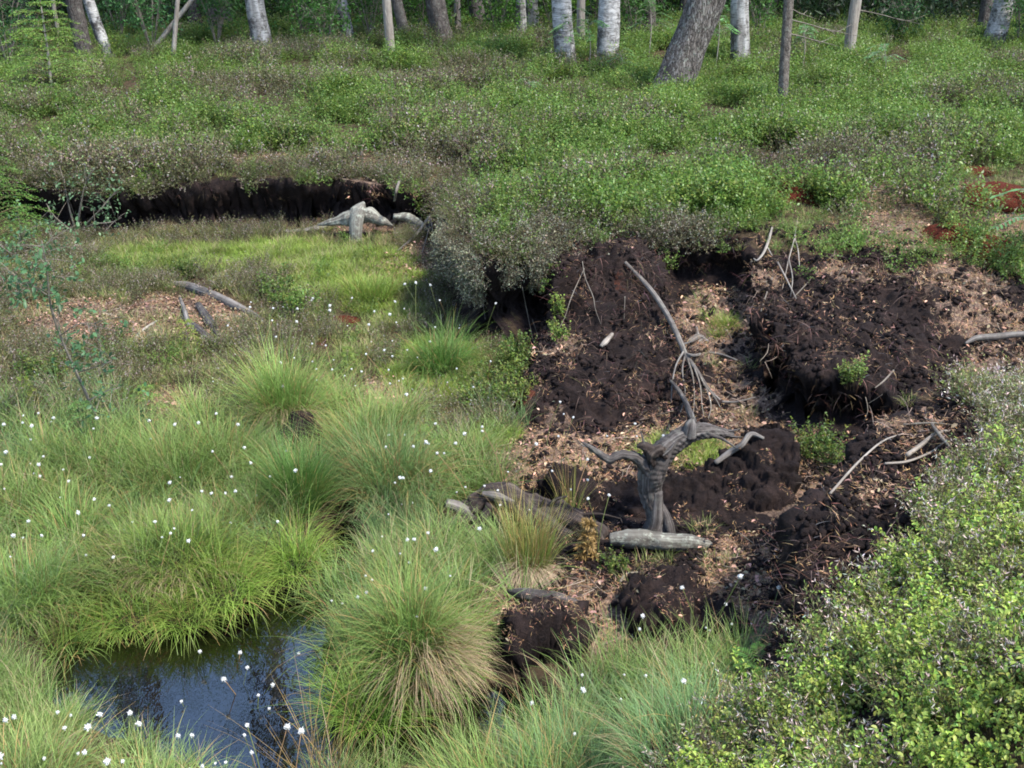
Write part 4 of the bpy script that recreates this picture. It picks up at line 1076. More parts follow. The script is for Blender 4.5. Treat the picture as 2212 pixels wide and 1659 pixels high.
# bleached, lichen-white stump under the left bank
lo = on(770, 522, 0)
ls = thing('bleached_stump', 'white lichen covered stump shaped like a T under the left bank', 'stump', lo)
yb = lo.y
mb = MB(); limb(mb, rel(LP((768, 530, yb), (769, 500, yb), (772, 470, yb + .03), (778, 452, yb + .05)), lo), [.062, .066, .07, .05], 18, 40, .18, .16, 8, 1); mb.build('post', M['lichwood'], ls)
mb = MB()
limb(mb, rel(LP((686, 486, yb + .13), (712, 481, yb + .12), (740, 474, yb + .12), (768, 468, yb + .12), (796, 468, yb + .12), (822, 477, yb + .13), (848, 487, yb + .15)), lo), [.008, .034, .058, .078, .074, .045, .008], 30, 110, .5, .25, 8, 2)
limb(mb, rel(LP((770, 478, yb + .10), (774, 462, yb + .11), (780, 448, yb + .13), (786, 436, yb + .14)), lo), [.085, .082, .06, .012], 28, 70, .5, .3, 8, 3)
mb.build('crosspiece', M['lichwood'], ls)
simple('dead_root', 'flat lichen grey root lying in the shadow right of the white stump', 'root', 'lichwood', [(LP((850, 468, yb - .1 + .25), (880, 470, yb + .18), (905, 484, yb + .15), (930, 500, yb + .1)), [.03, .05, .045, .02])], amp=.3)
simple('dead_root', 'low grey root lying along the ground left of the white stump', 'root', 'grey', [([on(600, 500, .03), on(640, 500, .04), on(680, 495, .05), on(705, 488, .08)], [.015, .024, .03, .03])], amp=.3)

# red moss cushions
m, nt = mat_new('red_moss'); t = NT(nt)
geo = t.n('ShaderNodeNewGeometry')
nn_ = t.noise(geo.outputs['Position'], 70, 5, .75)
bp = t.n('ShaderNodeBump', Height=nn_, Strength=1.0, Distance=.02)
t.out(bsdf(t, t.ramp(nn_, [(.3, (.032, .010, .007)), (.55, (.085, .022, .013)), (.8, (.17, .065, .035))]), .95, .05, bp.outputs[0]))
M['redmoss'] = m
for U, V, r, h, lab in [(1712, 425, .34, .13, 'rusty red moss cushion behind the forked white root'), (2150, 435, .36, .17, 'dark red moss cushion nearest the right edge'), (2050, 515, .24, .13, 'dark red moss cushion with a bright green shrub on its left'), (2125, 540, .28, .12, 'red moss cushion below the bilberry bush at the right'), (2110, 372, .22, .06, 'small red moss cushion in bilberry at the upper right'), (742, 690, .13, .03, 'flat rusty moss cushion in the low green bog')]:
    p = on(U, V)
    ph, th = np.meshgrid(np.linspace(0, np.pi / 2 * 1.1, 16), np.linspace(0, 2 * np.pi, 36, endpoint=False), indexing='ij')
    v = np.stack([np.sin(ph) * np.cos(th) * r, np.sin(ph) * np.sin(th) * r * .8, np.cos(ph) * h - .01], -1)
    v = v * (1 + .22 * fbm(v[..., 0] + U, v[..., 1], v[..., 2], 6, 4)[..., None])
    mb = MB()
    i, j = np.meshgrid(np.arange(15), np.arange(36), indexing='ij')
    mb.add(v, np.stack([i * 36 + j, (i + 1) * 36 + j, (i + 1) * 36 + (j + 1) % 36, i * 36 + (j + 1) % 36], -1).reshape(-1, 4))
    tag(mb.build('moss_cushion', M['redmoss'], loc=p), lab, 'moss cushion', 'red moss cushions')

# ------------------------------------------------------------------ tussocks
GRN, GRT = (.105, .20, .036), (.19, .265, .068)
def tussock(U, V, label, rb=.15, hb=.15, n=1800, L=.4, dead=500, dL=.34, tilt=.45, droop=1.0, g=GRN, tip=GRT, w=.0032, side=None, fleck=.08, dc=(.36, .27, .16), name='grass_tussock'):
    p = on(U, V)
    o = thing(name, label, 'tussock', p, 'grass tussocks of the bog')
    rg = np.random.default_rng(int(U * 7 + V))
    ph, th = np.meshgrid(np.linspace(0, np.pi / 2 * 1.15, 12), np.linspace(0, 2 * np.pi, 24, endpoint=False), indexing='ij')
    v = np.stack([np.sin(ph) * np.cos(th) * rb, np.sin(ph) * np.sin(th) * rb, np.cos(ph) * hb], -1)
    v = v * (1 + .25 * fbm(v[..., 0] + U, v[..., 1], v[..., 2], 9, 3)[..., None]) * [.85, .85, .9]
    mb = MB(); i, j = np.meshgrid(np.arange(11), np.arange(24), indexing='ij')
    mb.add(v, np.stack([i * 24 + j, (i + 1) * 24 + j, (i + 1) * 24 + (j + 1) % 24, i * 24 + (j + 1) % 24], -1).reshape(-1, 4), (0, 0, 0))
    mb.build('peat_base', M['peat'], o)
    def roots(k, lo, hi):
        a = rg.uniform(0, 2 * np.pi, k); f_ = np.sqrt(rg.uniform(lo, hi, k)); ph_ = f_ * np.pi / 2
        return np.stack([np.sin(ph_) * np.cos(a) * rb, np.sin(ph_) * np.sin(a) * rb, np.cos(ph_) * hb * 1.0], -1), a, f_
    r, a, f_ = roots(n, 0, .95)
    fl = (rg.uniform(size=n) < fleck)[:, None]
    c0 = np.clip(np.where(fl, (.22, .15, .06), np.array(g)) * (1 + rg.normal(0, .2, (n, 1))), 0, 1); c1 = np.clip(np.where(fl, (.36, .24, .09), np.array(tip)) * (1 + rg.normal(0, .2, (n, 1))), 0, 1)
    mb = MB(); blades(mb, r, a + rg.normal(0, .95, n), L * (.35 + .95 * rg.beta(2.2, 2.0, n)) * (1 + .35 * np.sin(a * 2 + U) * f_), np.abs(tilt * (.15 + 1.35 * f_ ** 1.5) + rg.normal(0, .22, n)), droop * rg.uniform(.2, 1.7, n), w * rg.uniform(.7, 1.2, n), c0, c1, 5, 0, rg)
    mb.build('green_blades', M['grass'], o)
    if dead > 60:
        r, a, f_ = roots(dead, .25, 1.0)
        if side is not None:
            a = side + rg.normal(0, .62, dead); ph_ = f_ * np.pi / 2
            r = np.stack([np.sin(ph_) * np.cos(a) * rb, np.sin(ph_) * np.sin(a) * rb, np.cos(ph_) * hb], -1)
        cc = np.clip(np.array(dc) * (1 + rg.normal(0, .22, (dead, 1))), 0, 1)
        mb = MB(); blades(mb, r + [0, 0, .015], a + rg.normal(0, .35, dead), dL * (.3 + .95 * rg.beta(2, 2, dead)) * (1 + .25 * np.sin(a * 3 + V)), .8 + rg.normal(0, .3, dead), 1.65 * rg.uniform(.6, 1.3, dead), w * .95 * rg.uniform(.7, 1.3, dead), cc * .8, cc, 6, 0, rg)
        mb.build('dead_skirt', M['grass'], o)
    return o
CAMSIDE = -math.pi / 2
tussock(890, 1450, 'biggest tussock with a long straw coloured skirt beside the dark water', .16, .23, 2100, .34, 800, .34, .6, 1.2, side=CAMSIDE + 1.0, fleck=.14)
tussock(618, 940, 'tussock with a combed straw skirt behind a dark peat stump', .15, .26, 1900, .44, 700, .24, .6, .9, side=CAMSIDE + .2, fleck=.14)
tussock(385, 1235, 'broad bright tussock with a matted straw patch above the pool', .24, .13, 2300, .26, 420, .20, .7, 1.2, g=(.125, .225, .03), tip=(.21, .29, .06), side=CAMSIDE - .25, fleck=.08)
tussock(650, 1110, 'dense dark green tussock standing behind the pool inlet', .10, .08, 1500, .40, 60, .3, .32, .7, g=(.06, .145, .024), tip=(.10, .18, .04), side=CAMSIDE)
tussock(1140, 1245, 'rushy tussock of upright orange tipped stems below the arching root', .09, .08, 480, .36, 700, .19, .24, .35, g=(.10, .18, .03), tip=(.24, .2, .06), side=CAMSIDE, fleck=.25, dc=(.44, .34, .23))
tussock(955, 800, 'low dark green tussock at the foot of the heath nose', .15, .06, 1100, .36, 60, .3, .7, 1.1, g=(.07, .16, .026), tip=(.13, .22, .05))
tussock(45, 1320, 'large soft tussock at the left edge beside the pool', .2, .09, 1700, .34, 120, .3, .6, 1.2, side=CAMSIDE)
tussock(845, 1075, 'soft pale green tussock behind the biggest tussock', .2, .12, 1900, .44, 120, .3, .6, 1.1, g=(.10, .19, .05), tip=(.17, .25, .08), fleck=.2)
tussock(160, 1190, 'low tussock with pale dry blades at the far left of the bog', .18, .08, 1200, .32, 450, .24, .7, 1.2, side=CAMSIDE + .4)
tussock(380, 1060, 'wide soft tussock in the middle of the bog', .24, .08, 1700, .40, 0, .3, .65, 1.1)
tussock(210, 1040, 'soft tussock left of the wide one in the bog', .2, .07, 1300, .36, 0, .3, .65, 1.1)
tussock(480, 1020, 'feathery tussock below the dark peat stump on its left', .16, .06, 1200, .40, 60, .3, .6, 1.1, fleck=.2)
tussock(785, 985, 'feathery tussock right of the dark peat stump', .15, .07, 1200, .38, 60, .3, .6, 1.0, fleck=.2)
tussock(640, 1225, 'short bright grass tuft hanging over the pool inlet', .12, .05, 800, .26, 40, .2, .8, 1.2, g=(.13, .25, .03), tip=(.24, .31, .06))
tussock(480, 1278, 'bright grass tuft trailing into the pool from its far bank', .16, .05, 800, .28, 40, .2, .9, 1.3, g=(.13, .25, .03), tip=(.24, .31, .06))
tussock(290, 1338, 'bright grass fringe dipping into the middle of the far pool edge', .12, .04, 650, .24, 0, .2, 1.0, 1.3, g=(.12, .23, .03), tip=(.22, .30, .06))
tussock(400, 1335, 'bright grass fringe dipping into the pool below the matted straw patch', .12, .04, 650, .24, 0, .2, 1.0, 1.3, g=(.12, .24, .03), tip=(.23, .30, .06))
tussock(200, 1350, 'bright grass fringe at the left end of the far pool edge', .12, .04, 600, .26, 0, .2, .9, 1.3, g=(.11, .22, .03), tip=(.21, .29, .06))
tussock(800, 1540, 'bright fresh grass tuft growing from the water right of the pool', .14, .04, 1100, .26, 30, .2, .7, 1.0, g=(.12, .26, .03), tip=(.22, .33, .06))
tussock(1230, 1120, 'sparse rush tuft standing in front of the long peat block', .05, .03, 70, .30, 0, .2, .25, .4, g=(.10, .17, .03), tip=(.22, .18, .05), fleck=.25)
tussock(700, 1725, 'tuft of reddish stalks standing at the near edge of the pool', .08, .04, 70, .5, 0, .2, .3, .4, g=(.12, .085, .045), tip=(.28, .18, .10), fleck=.5)
tussock(1120, 1800, 'loose grass tussock at the bottom edge in the middle', .2, .06, 1200, .36, 100, .3, .55, 1.0, fleck=.15)
tussock(1500, 1650, 'fine bluish grass tussock at the foot of the near hump', .22, .04, 1600, .25, 120, .2, .6, 1.0, g=(.085, .18, .06), tip=(.15, .24, .09), w=.0026)
tussock(1290, 1740, 'fine bluish grass tussock right of the dark water', .22, .04, 1800, .30, 100, .3, .5, 1.0, g=(.085, .18, .06), tip=(.15, .24, .09), w=.0026)
tussock(20, 1740, 'sunlit grass tussock in the lower left corner', .2, .04, 1200, .32, 150, .25, .6, 1.0, g=(.12, .21, .045), tip=(.23, .29, .09), fleck=.16)
tussock(270, 1800, 'sunlit grass tussock at the near edge of the pool', .2, .03, 900, .25, 80, .2, .6, 1.0, g=(.12, .21, .045), tip=(.22, .29, .09), fleck=.16)
tussock(800, 640, 'short fine grass patch on the mossy ground below the white stump', .2, .03, 1300, .22, 60, .2, .6, 1.0, g=(.14, .235, .03), tip=(.21, .28, .06), w=.0035)
p = on(645, 985)
mb = MB()
tube(mb, [(0, .02, -.08), (.0, 0, .06), (.02, .03, .18), (.03, .05, .27)], [.16, .135, .12, .07], 40, 60, col=(0, 0, 0), amp=.5, freq=6, ridge=.25, seed=3)
tube(mb, [(-.14, .02, -.05), (-.1, .0, .12), (-.06, .03, .2)], [.05, .05, .03], 20, 30, col=(0, 0, 0), amp=.5, freq=5, seed=5)
tag(mb.build('peat_stump', M['peat'], loc=p), 'dark eroded peat stump under the combed straw tussock', 'peat stump')
for U, V, s_ in [(800, 1420, .9), (960, 1350, .8), (870, 1300, .9), (480, 1180, .9), (250, 1260, .8), (130, 1400, .8), (740, 1300, .7), (560, 1150, .9), (300, 1150, .9), (60, 1120, .9), (960, 1230, .8), (1000, 1010, .8), (740, 890, .8), (860, 930, .9), (430, 930, .9), (110, 1010, .9), (1180, 1680, .6), (1600, 1500, .7)]:
    tussock(U, V, 'small loose tuft of grass growing in the sward between the tussocks', .14, .05, int(700 * s_), .34 * s_, 60, .2, .7, 1.1, fleck=.15)['group'] = 'loose grass tufts'

# ------------------------------------------------------------------ cotton grass: white tufts on thin stalks
m, nt = mat_new('cotton'); t = NT(nt)
a = bsdf(t, (.66, .66, .64), .95, .05)
b = t.n('ShaderNodeBsdfTranslucent', Color=(.66, .66, .64, 1))
t.out(t.n('ShaderNodeMixShader', _0=.3, _1=a, _2=b.outputs[0]).outputs[0])
M['cotton'] = m
def cotton_parts(h, r, seed):
    rg = np.random.default_rng(seed)
    az = rg.uniform(0, 6.28); ln = rg.uniform(.03, .14)
    top = np.array([math.cos(az) * ln, math.sin(az) * ln, h])
    sm = MB(); tube(sm, [(0, 0, -.02), (top * [.3, .3, .5]), top], [.0021, .0018, .0014], 4, 8, col=(.13, .16, .05) if seed % 3 else (.26, .16, .08))
    hm = MB()
    tube(hm, [top - [0, 0, r * .6], top, top + [0, 0, r * .7]], [r * .35, r * .85, r * .3], 8, 7, amp=.5, seed=seed)
    k = 46
    d = unit(rg.normal(0, 1, (k, 3)) + [0, 0, -.15])
    leaves(hm, top + d * r * .5, d, rg.normal(0, 1, (k, 3)), r * rg.uniform(.5, 1.0, k), r * .35, (1, 1, 1), 0, 0, False)
    return sm, hm
near_p = []
for i in range(5):
    e = bpy.data.objects.new('cotton_flower', None)
    sm, hm = cotton_parts(.20 + .03 * i, .0074 + .0012 * (i % 3), 40 + i)
    near_p.append((sm.mesh('stalk', M['grass']), hm.mesh('head', M['cotton'])))
    bpy.data.objects.remove(e)
far_p = []
for i in range(6):
    sm, hm = cotton_parts(.20 + .03 * i, .0062 + .001 * (i % 3), 60 + i)
    q = MB()
    q.v, q.f, q.c, q.m, q.n = sm.v, sm.f, sm.c, sm.m, sm.n
    for v, c in zip(hm.v, hm.c): pass
    off = q.n
    q.v = q.v + hm.v; q.c = q.c + hm.c
    q.f = q.f + [f_ + off for f_ in hm.f]; q.m = q.m + [np.ones(len(f_)) for f_ in hm.f]
    far_p.append(q.mesh('cotton_flower', [M['grass'], M['cotton']]))
def cotton(n, box, label, group, parts=False, ylim=None):
    k = 0; tries = 0
    while k < n and tries < n * 20:
        tries += 1
        U, V = rng.uniform(box[0], box[2]), rng.uniform(box[1], box[3])
        p, nr_ = G(U, V)
        if (p.z < .015 and rng.uniform() < .85) or p.z > .75 or nr_.z < .5: continue
        s_ = rng.uniform(.6, 1.4)
        if parts:
            sm, hm = near_p[rng.integers(5)]
            o = thing('cotton_flower', label, 'cotton grass', p, group, rng.uniform(0, 6.28))
            for nm, me in (('stalk', sm), ('head', hm)):
                c = bpy.data.objects.new(nm, me); COL.objects.link(c); c.parent = o
        else:
            o = bpy.data.objects.new('cotton_flower', far_p[rng.integers(6)])
            COL.objects.link(o); tag(o, label, 'cotton grass', group)
            o.location = p; o.rotation_euler = (0, 0, rng.uniform(0, 6.28))
        o.scale = (s_, s_, s_)
        k += 1
cotton(34, (-20, 1610, 640, 1780), 'fluffy white cotton grass head in the near grass below the pool', 'cotton grass below the pool', True)
cotton(12, (330, 1480, 760, 1640), 'white cotton grass head on a stalk over the near water of the pool', 'cotton grass over the pool', True)
cotton(12, (1130, 1440, 1500, 1720), 'white cotton grass head in the bluish grass right of the dark water', 'cotton grass right of the dark water', True)
cotton(75, (0, 980, 620, 1330), 'small white cotton grass head among the tussocks left of the pool inlet', 'cotton grass among the left tussocks')
cotton(40, (480, 700, 860, 960), 'small white cotton grass head around the tussock with the combed straw skirt', 'cotton grass round the straw skirt tussock')
cotton(24, (800, 700, 1060, 900), 'small white cotton grass head in front of the heath nose', 'cotton grass in front of the nose')
cotton(30, (860, 980, 1110, 1180), 'white cotton grass head left of the arching rotten root', 'cotton grass left of the root')
cotton(22, (740, 1200, 1010, 1420), 'white cotton grass head above the biggest tussock', 'cotton grass at the biggest tussock')
cotton(16, (1120, 960, 1440, 1200), 'white cotton grass head in front of dark peat left of the forked stump', 'cotton grass left of the stump')
cotton(8, (1480, 1400, 1660, 1480), 'white cotton grass head in front of the dark peat beside the near hump', 'cotton grass beside the hump')

# ------------------------------------------------------------------ single shrubs, saplings, ferns
def shrub(U, V, label, nst, H, spread, leaf, yel=.35, hexa=True, group='bilberry bushes on bare ground'):
    p = on(U, V)
    o = bilberry(nst, H, spread, leaf, 12, hexa, yel).build('bilberry_bush', M['leaf'], loc=p)
    return tag(o, label, 'shrub', group)
shrub(1765, 1000, 'bright green bilberry bush on litter below the right peat bank', 42, .25, .17, .022)
shrub(1840, 835, 'small bilberry bush growing out of the hollow in the right peat bank', 18, .18, .08, .02, .5)
shrub(2105, 530, 'bilberry bush among red moss cushions at the right', 40, .24, .22, .024, .15)
shrub(2045, 492, 'small yellow green shrub on the left of the red moss cushion', 18, .2, .09, .02, .7)
shrub(1205, 735, 'tiny bilberry bush on the left shoulder of the peat mound', 14, .14, .08, .02, .5)
shrub(1115, 790, 'dark green bilberry bush beside the dark gap left of the mound', 30, .24, .14, .022, .1)
shrub(1085, 830, 'bilberry bush on the grassy bank left of the peat mound', 34, .22, .17, .022, .4)
shrub(1050, 880, 'pale green bilberry bush lowest on the bank left of the mound', 34, .2, .2, .022, .5)
shrub(1115, 870, 'yellowish bilberry bush touching the left foot of the peat mound', 26, .18, .13, .02, .7)
shrub(640, 680, 'bilberry bush right of the split grey log', 40, .26, .24, .026, .2)
shrub(600, 640, 'bilberry bush behind the end of the split grey log', 26, .22, .18, .026, .2)
shrub(400, 600, 'small bilberry bush above the end of the split log', 22, .2, .14, .024, .3)
shrub(100, 830, 'bilberry bush beside the leaning sapling at the left', 34, .24, .2, .024, .3)
shrub(930, 480, 'small leafy shrub at the inner corner of the bank', 20, .3, .14, .026, .3)
shrub(1000, 1500, 'low green shrub at the foot of the biggest tussock by the dark water', 30, .2, .14, .018, .2)
shrub(1330, 1240, 'pale low shrub beside the peat block with a hollow', 16, .14, .08, .016, .5)
shrub(1205, 690, 'leafy sprig hanging at the top left of the peat mound', 12, .2, .06, .022, .5)

def conifer(U, V, label, h, r, whorls=9, per=5, col=(.10, .20, .035), tipc=(.20, .30, .05), base=None, group=None, nl=.016, dn=1.0, name='spruce_seedling', cat='sapling'):
    p = on(U, V) if base is None else Vector(base)
    o = thing(name, label, cat, p, group)
    rg = np.random.default_rng(int(U * 3 + V * 11) % 99991)
    mb = MB(); tube(mb, [(0, 0, -.03), (.01 * h, 0, h * .5), (0, .01 * h, h)], [h * .016, h * .011, h * .003], 7, 12, col=(.13, .09, .05)); mb.build('trunk', M['twig'] if False else M['pole'], o)
    mb = MB()
    pos, d, cc = [], [], []
    for k in range(whorls):
        z = h * (.1 + .88 * k / max(1, whorls - 1)); R_ = r * (1 - .9 * k / whorls) + r * .1
        nb = per + int(rg.integers(0, 3))
        for b in range(nb):
            a = 2 * np.pi * b / nb + rg.uniform(0, 1) + k
            ln = R_ * rg.uniform(.75, 1.1)
            q = spline([(0, 0, z), (math.cos(a) * ln * .5, math.sin(a) * ln * .5, z + ln * .12), (math.cos(a) * ln, math.sin(a) * ln, z - ln * .05)], 10)
            tube(mb, q, np.linspace(h * .006 + .001, .001, 10), 3, col=(.12, .10, .04), raw=True)
            segs = [(q, 1)]
            for sgn in (-1, 1):
                for i in range(3, 9, 1 if ln > .25 else 2):
                    l2 = ln * .38 * (1 - i / 11)
                    aa = a + sgn * .9
                    segs.append((spline([q[i], q[i] + [math.cos(aa) * l2 * .5, math.sin(aa) * l2 * .5, .01], q[i] + [math.cos(aa) * l2, math.sin(aa) * l2, -l2 * .08]], 6), .8))
            for s_, _ in segs:
                Ls = np.linalg.norm(np.diff(s_, axis=0), axis=1).sum()
                m_ = max(6, int(Ls / .0065 * dn))
                t_ = rg.uniform(.05, 1, m_) * (len(s_) - 1); i = np.clip(t_.astype(int), 0, len(s_) - 2)
                pp_ = s_[i] + (s_[i + 1] - s_[i]) * (t_ - i)[:, None]; ax = unit(s_[i + 1] - s_[i])
                pos.append(pp_); d.append(unit(rg.normal(0, 1, (m_, 3)) * [1, 1, .6] + ax * 1.1))
                f_ = (t_ / (len(s_) - 1))[:, None] ** 2
                cc.append(np.array(col) * (1 - f_) + np.array(tipc) * f_)
    pos, d, cc = map(np.concatenate, (pos, d, cc))
    leaves(mb, pos, d, rg.normal(0, 1, pos.shape), nl * rg.uniform(.7, 1.2, len(pos)), nl * .22, cc * (1 + rg.normal(0, .15, (len(cc), 1))), 0, 0, False)
    mb.build('needle_branches', M['needle'], o)
    return o
conifer(185, 985, 'feathery green spruce seedling at the foot of the leaning sapling', .34, .22, 7, 5, (.085, .19, .045), (.17, .29, .07), group='spruce seedlings')
conifer(918, 1010, 'spruce seedling with pale tips in the grass left of the litter slope', .26, .16, 5, 5, (.12, .20, .035), (.28, .34, .08), group='spruce seedlings')
conifer(985, 1015, 'tiny pale spruce seedling right of the taller one', .13, .11, 4, 4, (.14, .22, .04), (.28, .34, .08), group='spruce seedlings')
conifer(752, 810, 'tiny spruce seedling above the dark hollow', .2, .1, 5, 4, (.13, .21, .035), (.28, .33, .07), group='spruce seedlings')
conifer(318, 900, 'low bright spruce seedling in the grass at the left', .2, .17, 4, 5, (.11, .22, .04), (.25, .33, .07), group='spruce seedlings')
conifer(60, 880, 'yellowish spruce seedling near the left edge', .2, .1, 5, 4, (.14, .21, .03), (.3, .33, .06), group='spruce seedlings')
conifer(405, 745, 'small yellow green spruce seedling below the split log', .18, .14, 4, 5, (.15, .22, .03), (.3, .33, .06), group='spruce seedlings')
conifer(1268, 1205, 'small pine seedling with browned needles beside the rushy tussock', .2, .07, 4, 4, (.26, .17, .06), (.34, .22, .08), nl=.035, name='pine_seedling')
conifer(20, 560, 'bright green young spruce cut by the left edge', 1.25, .62, 12, 7, (.060, .15, .028), (.16, .29, .045), base=tuple(PZ(-15, 545, .64)), nl=.022, dn=.9, name='young_spruce', cat='spruce')
conifer(115, 215, 'yellow green young spruce at the upper left in front of dark trunks', 1.5, .75, 12, 7, (.09, .19, .03), (.20, .31, .05), nl=.03, dn=.6, name='young_spruce', cat='spruce')

def leafy(U, V, label, stems, nl, leaf, col, spread=.10, name='sapling', cat='sapling', group=None, wl=.55, base=None, stem_c='twig', col2=None, lmat='tree_leaf'):
    """stems: world polylines; leaves sit in clusters along the outer part"""
    p = Vector(stems[0][0][0])
    o = thing(name, label, cat, p, group)
    rg = np.random.default_rng(int(U + V * 5))
    sm = MB(); lm = MB()
    for q, r, dens in stems:
        q = np.array([tuple(Vector(a) - p) for a in q])
        limb(sm, q, list(np.linspace(r, r * .35, len(q))), 7, 18, .05, .05, 6, 1)
        s_ = spline(q, 30)
        k = int(nl * dens)
        t_ = rg.uniform(.3, 1.02, k) * 29; i = np.clip(t_.astype(int), 0, 28)
        c = s_[i] + rg.normal(0, spread, (k, 3))
        nper = 5
        pos = np.repeat(c, nper, 0) + rg.normal(0, leaf * .5, (k * nper, 3))
        d = unit(rg.normal(0, 1, (k * nper, 3)) + [0, 0, -.05])
        cc = np.array(col) * (1 + rg.normal(0, .2, (k * nper, 1)))
        if col2 is not None: cc = np.where(rg.uniform(size=(k * nper, 1)) < .35, np.array(col2), cc)
        leaves(lm, pos, d, np.array([0, 0, 1.]) + rg.normal(0, .5, (k * nper, 3)), leaf * rg.uniform(.7, 1.2, k * nper), leaf * wl * rg.uniform(.8, 1.1, k * nper), np.clip(cc, 0, 1), 0, .12)
        for a, b in zip(s_[i][:: 2], c[:: 2]):
            tube(sm, [a, (a + b) / 2 + [0, 0, .01], b], [.003, .0022, .0012], 3, 4, col=(1, 1, 1))
    sm.build('stems', M[stem_c], o); lm.build('leaves', M[lmat], o)
    return o
yb = on(215, 945).y
leafy(215, 945, 'leaning sapling with a bare curved stem at the left', [([PY(215, 948, yb), PY(198, 880, yb - .05), PY(165, 805, yb - .12), PY(130, 725, yb - .2), PY(108, 655, yb - .25), PY(102, 585, yb - .3), PY(90, 520, yb - .35)], .011, .6),
    ([PY(105, 640, yb - .25), PY(60, 610, yb - .4), PY(20, 590, yb - .5)], .005, .35), ([PY(130, 725, yb - .2), PY(170, 700, yb - .3), PY(220, 700, yb - .3)], .004, .10), ([PY(165, 805, yb - .1), PY(215, 790, yb - .2), PY(260, 770, yb - .2)], .004, .16), ([PY(190, 865, yb - .1), PY(230, 845, yb - .2), PY(262, 835, yb - .2)], .004, .16)], 75, .042, (.085, .18, .075), .09, name='leaning_sapling')
w0 = on(165, 505)
leafy(165, 505, 'grey green willow bush in front of the dark left bank', [([w0, PY(150, 450, w0.y), PY(140, 400, w0.y), PY(128, 358, w0.y)], .012, .3), ([w0, PY(175, 440, w0.y - .1), PY(185, 395, w0.y - .1), PY(205, 362, w0.y - .1)], .012, .28), ([w0, PY(210, 460, w0.y - .2), PY(235, 430, w0.y - .2), PY(258, 405, w0.y - .2)], .010, .28), ([w0, PY(120, 470, w0.y - .2), PY(100, 440, w0.y - .2)], .01, .22), ([w0, PY(200, 485, w0.y - .3), PY(240, 480, w0.y - .35), PY(262, 470, w0.y - .3)], .008, .2)], 70, .04, (.10, .17, .085), .09, name='willow_bush', cat='shrub')
w0 = on(60, 560)
leafy(60, 560, 'low willow scrub at the left edge below the young spruce', [([w0, PY(50, 530, w0.y), PY(40, 505, w0.y)], .009, .4), ([w0, PY(90, 540, w0.y - .1), PY(115, 510, w0.y - .1)], .009, .4), ([w0, PY(20, 545, w0.y - .1), PY(-10, 520, w0.y - .1)], .009, .4)], 80, .038, (.10, .18, .085), .12, name='willow_bush', cat='shrub')

def rowan(U, V, label, h, nleaf=9, col=(.09, .20, .06), spread=.35, base=None, toward=0.0):
    p = on(U, V) if base is None else Vector(base)
    o = thing('rowan_sapling', label, 'sapling', p, 'rowan saplings')
    rg = np.random.default_rng(int(U * 13 + V))
    sm = MB(); tube(sm, [(0, 0, -.05), (.03, 0, h * .5), (-.02, -toward, h)], [.010, .008, .004], 6, 12, col=(1, 1, 1))
    lm = MB()
    for i in range(nleaf):
        a = rg.uniform(0, 6.28); z = h * rg.uniform(.45, 1.0); ln = spread * rg.uniform(.7, 1.1)
        q = spline([(0, -toward * z / h, z), (math.cos(a) * ln * .5, math.sin(a) * ln * .5 - toward * z / h, z + ln * .22), (math.cos(a) * ln, math.sin(a) * ln - toward * z / h, z + ln * .02)], 12)
        tube(sm, q, np.linspace(.004, .0015, 12), 3, col=(1, 1, 1), raw=True)
        ax = unit(np.gradient(q, axis=0)); sd = unit(np.cross(ax, [0, 0, 1.]))
        for s_ in (-1, 1):
            k = np.arange(4, 12)
            leaves(lm, q[k], sd[k] * s_ + ax[k] * .45 + [0, 0, -.12], np.array([0, 0, 1.]) + rg.normal(0, .2, (8, 3)), ln * .24, ln * .075, jit(col, 8, .15), 0, .1)
        leaves(lm, q[-1:], ax[-1:], np.array([[0, 0, 1.]]), ln * .22, ln * .07, col, 0, .1)
    sm.build('stem', M['pole'], o); lm.build('leaves', M['tree_leaf'], o)
rowan(1228, 165, 'pale rowan sapling in front of the split white birch', .95, 14, (.11, .23, .07), .36)
rowan(1270, 160, 'rowan sapling left of the thick pale birch', .8, 10, (.11, .23, .07), .34)
rowan(1138, 230, 'low rowan seedling in bilberry below the split birch', .3, 9, (.12, .23, .09), .22)
rowan(1400, 130, 'rowan sapling behind the leaning pine on its left', 1.0, 11, (.10, .21, .06), .34)
rowan(1545, 150, 'rowan sapling with broad fronds right of the leaning pine', 1.1, 14, (.11, .24, .08), .36)
rowan(1730, 160, 'slim rowan sapling right of the bare spruce pole', .7, 9, (.09, .2, .07), .3)
rowan(1745, 50, 'rowan sapling under the dark wood between the two poles', 1.2, 14, (.12, .27, .06), .4)
rowan(1905, 180, 'low rowan seedling in bilberry right of the smooth pole', .5, 10, (.10, .2, .08), .3)
rowan(2260, 560, 'rowan frond reaching in from the right edge', .4, 9, (.12, .24, .09), .3, base=tuple(PY(2235, 545, 7.9)))
rowan(1340, 170, 'low rowan seedling at the foot of the thick pale birch', .4, 8, (.10, .22, .06), .26)
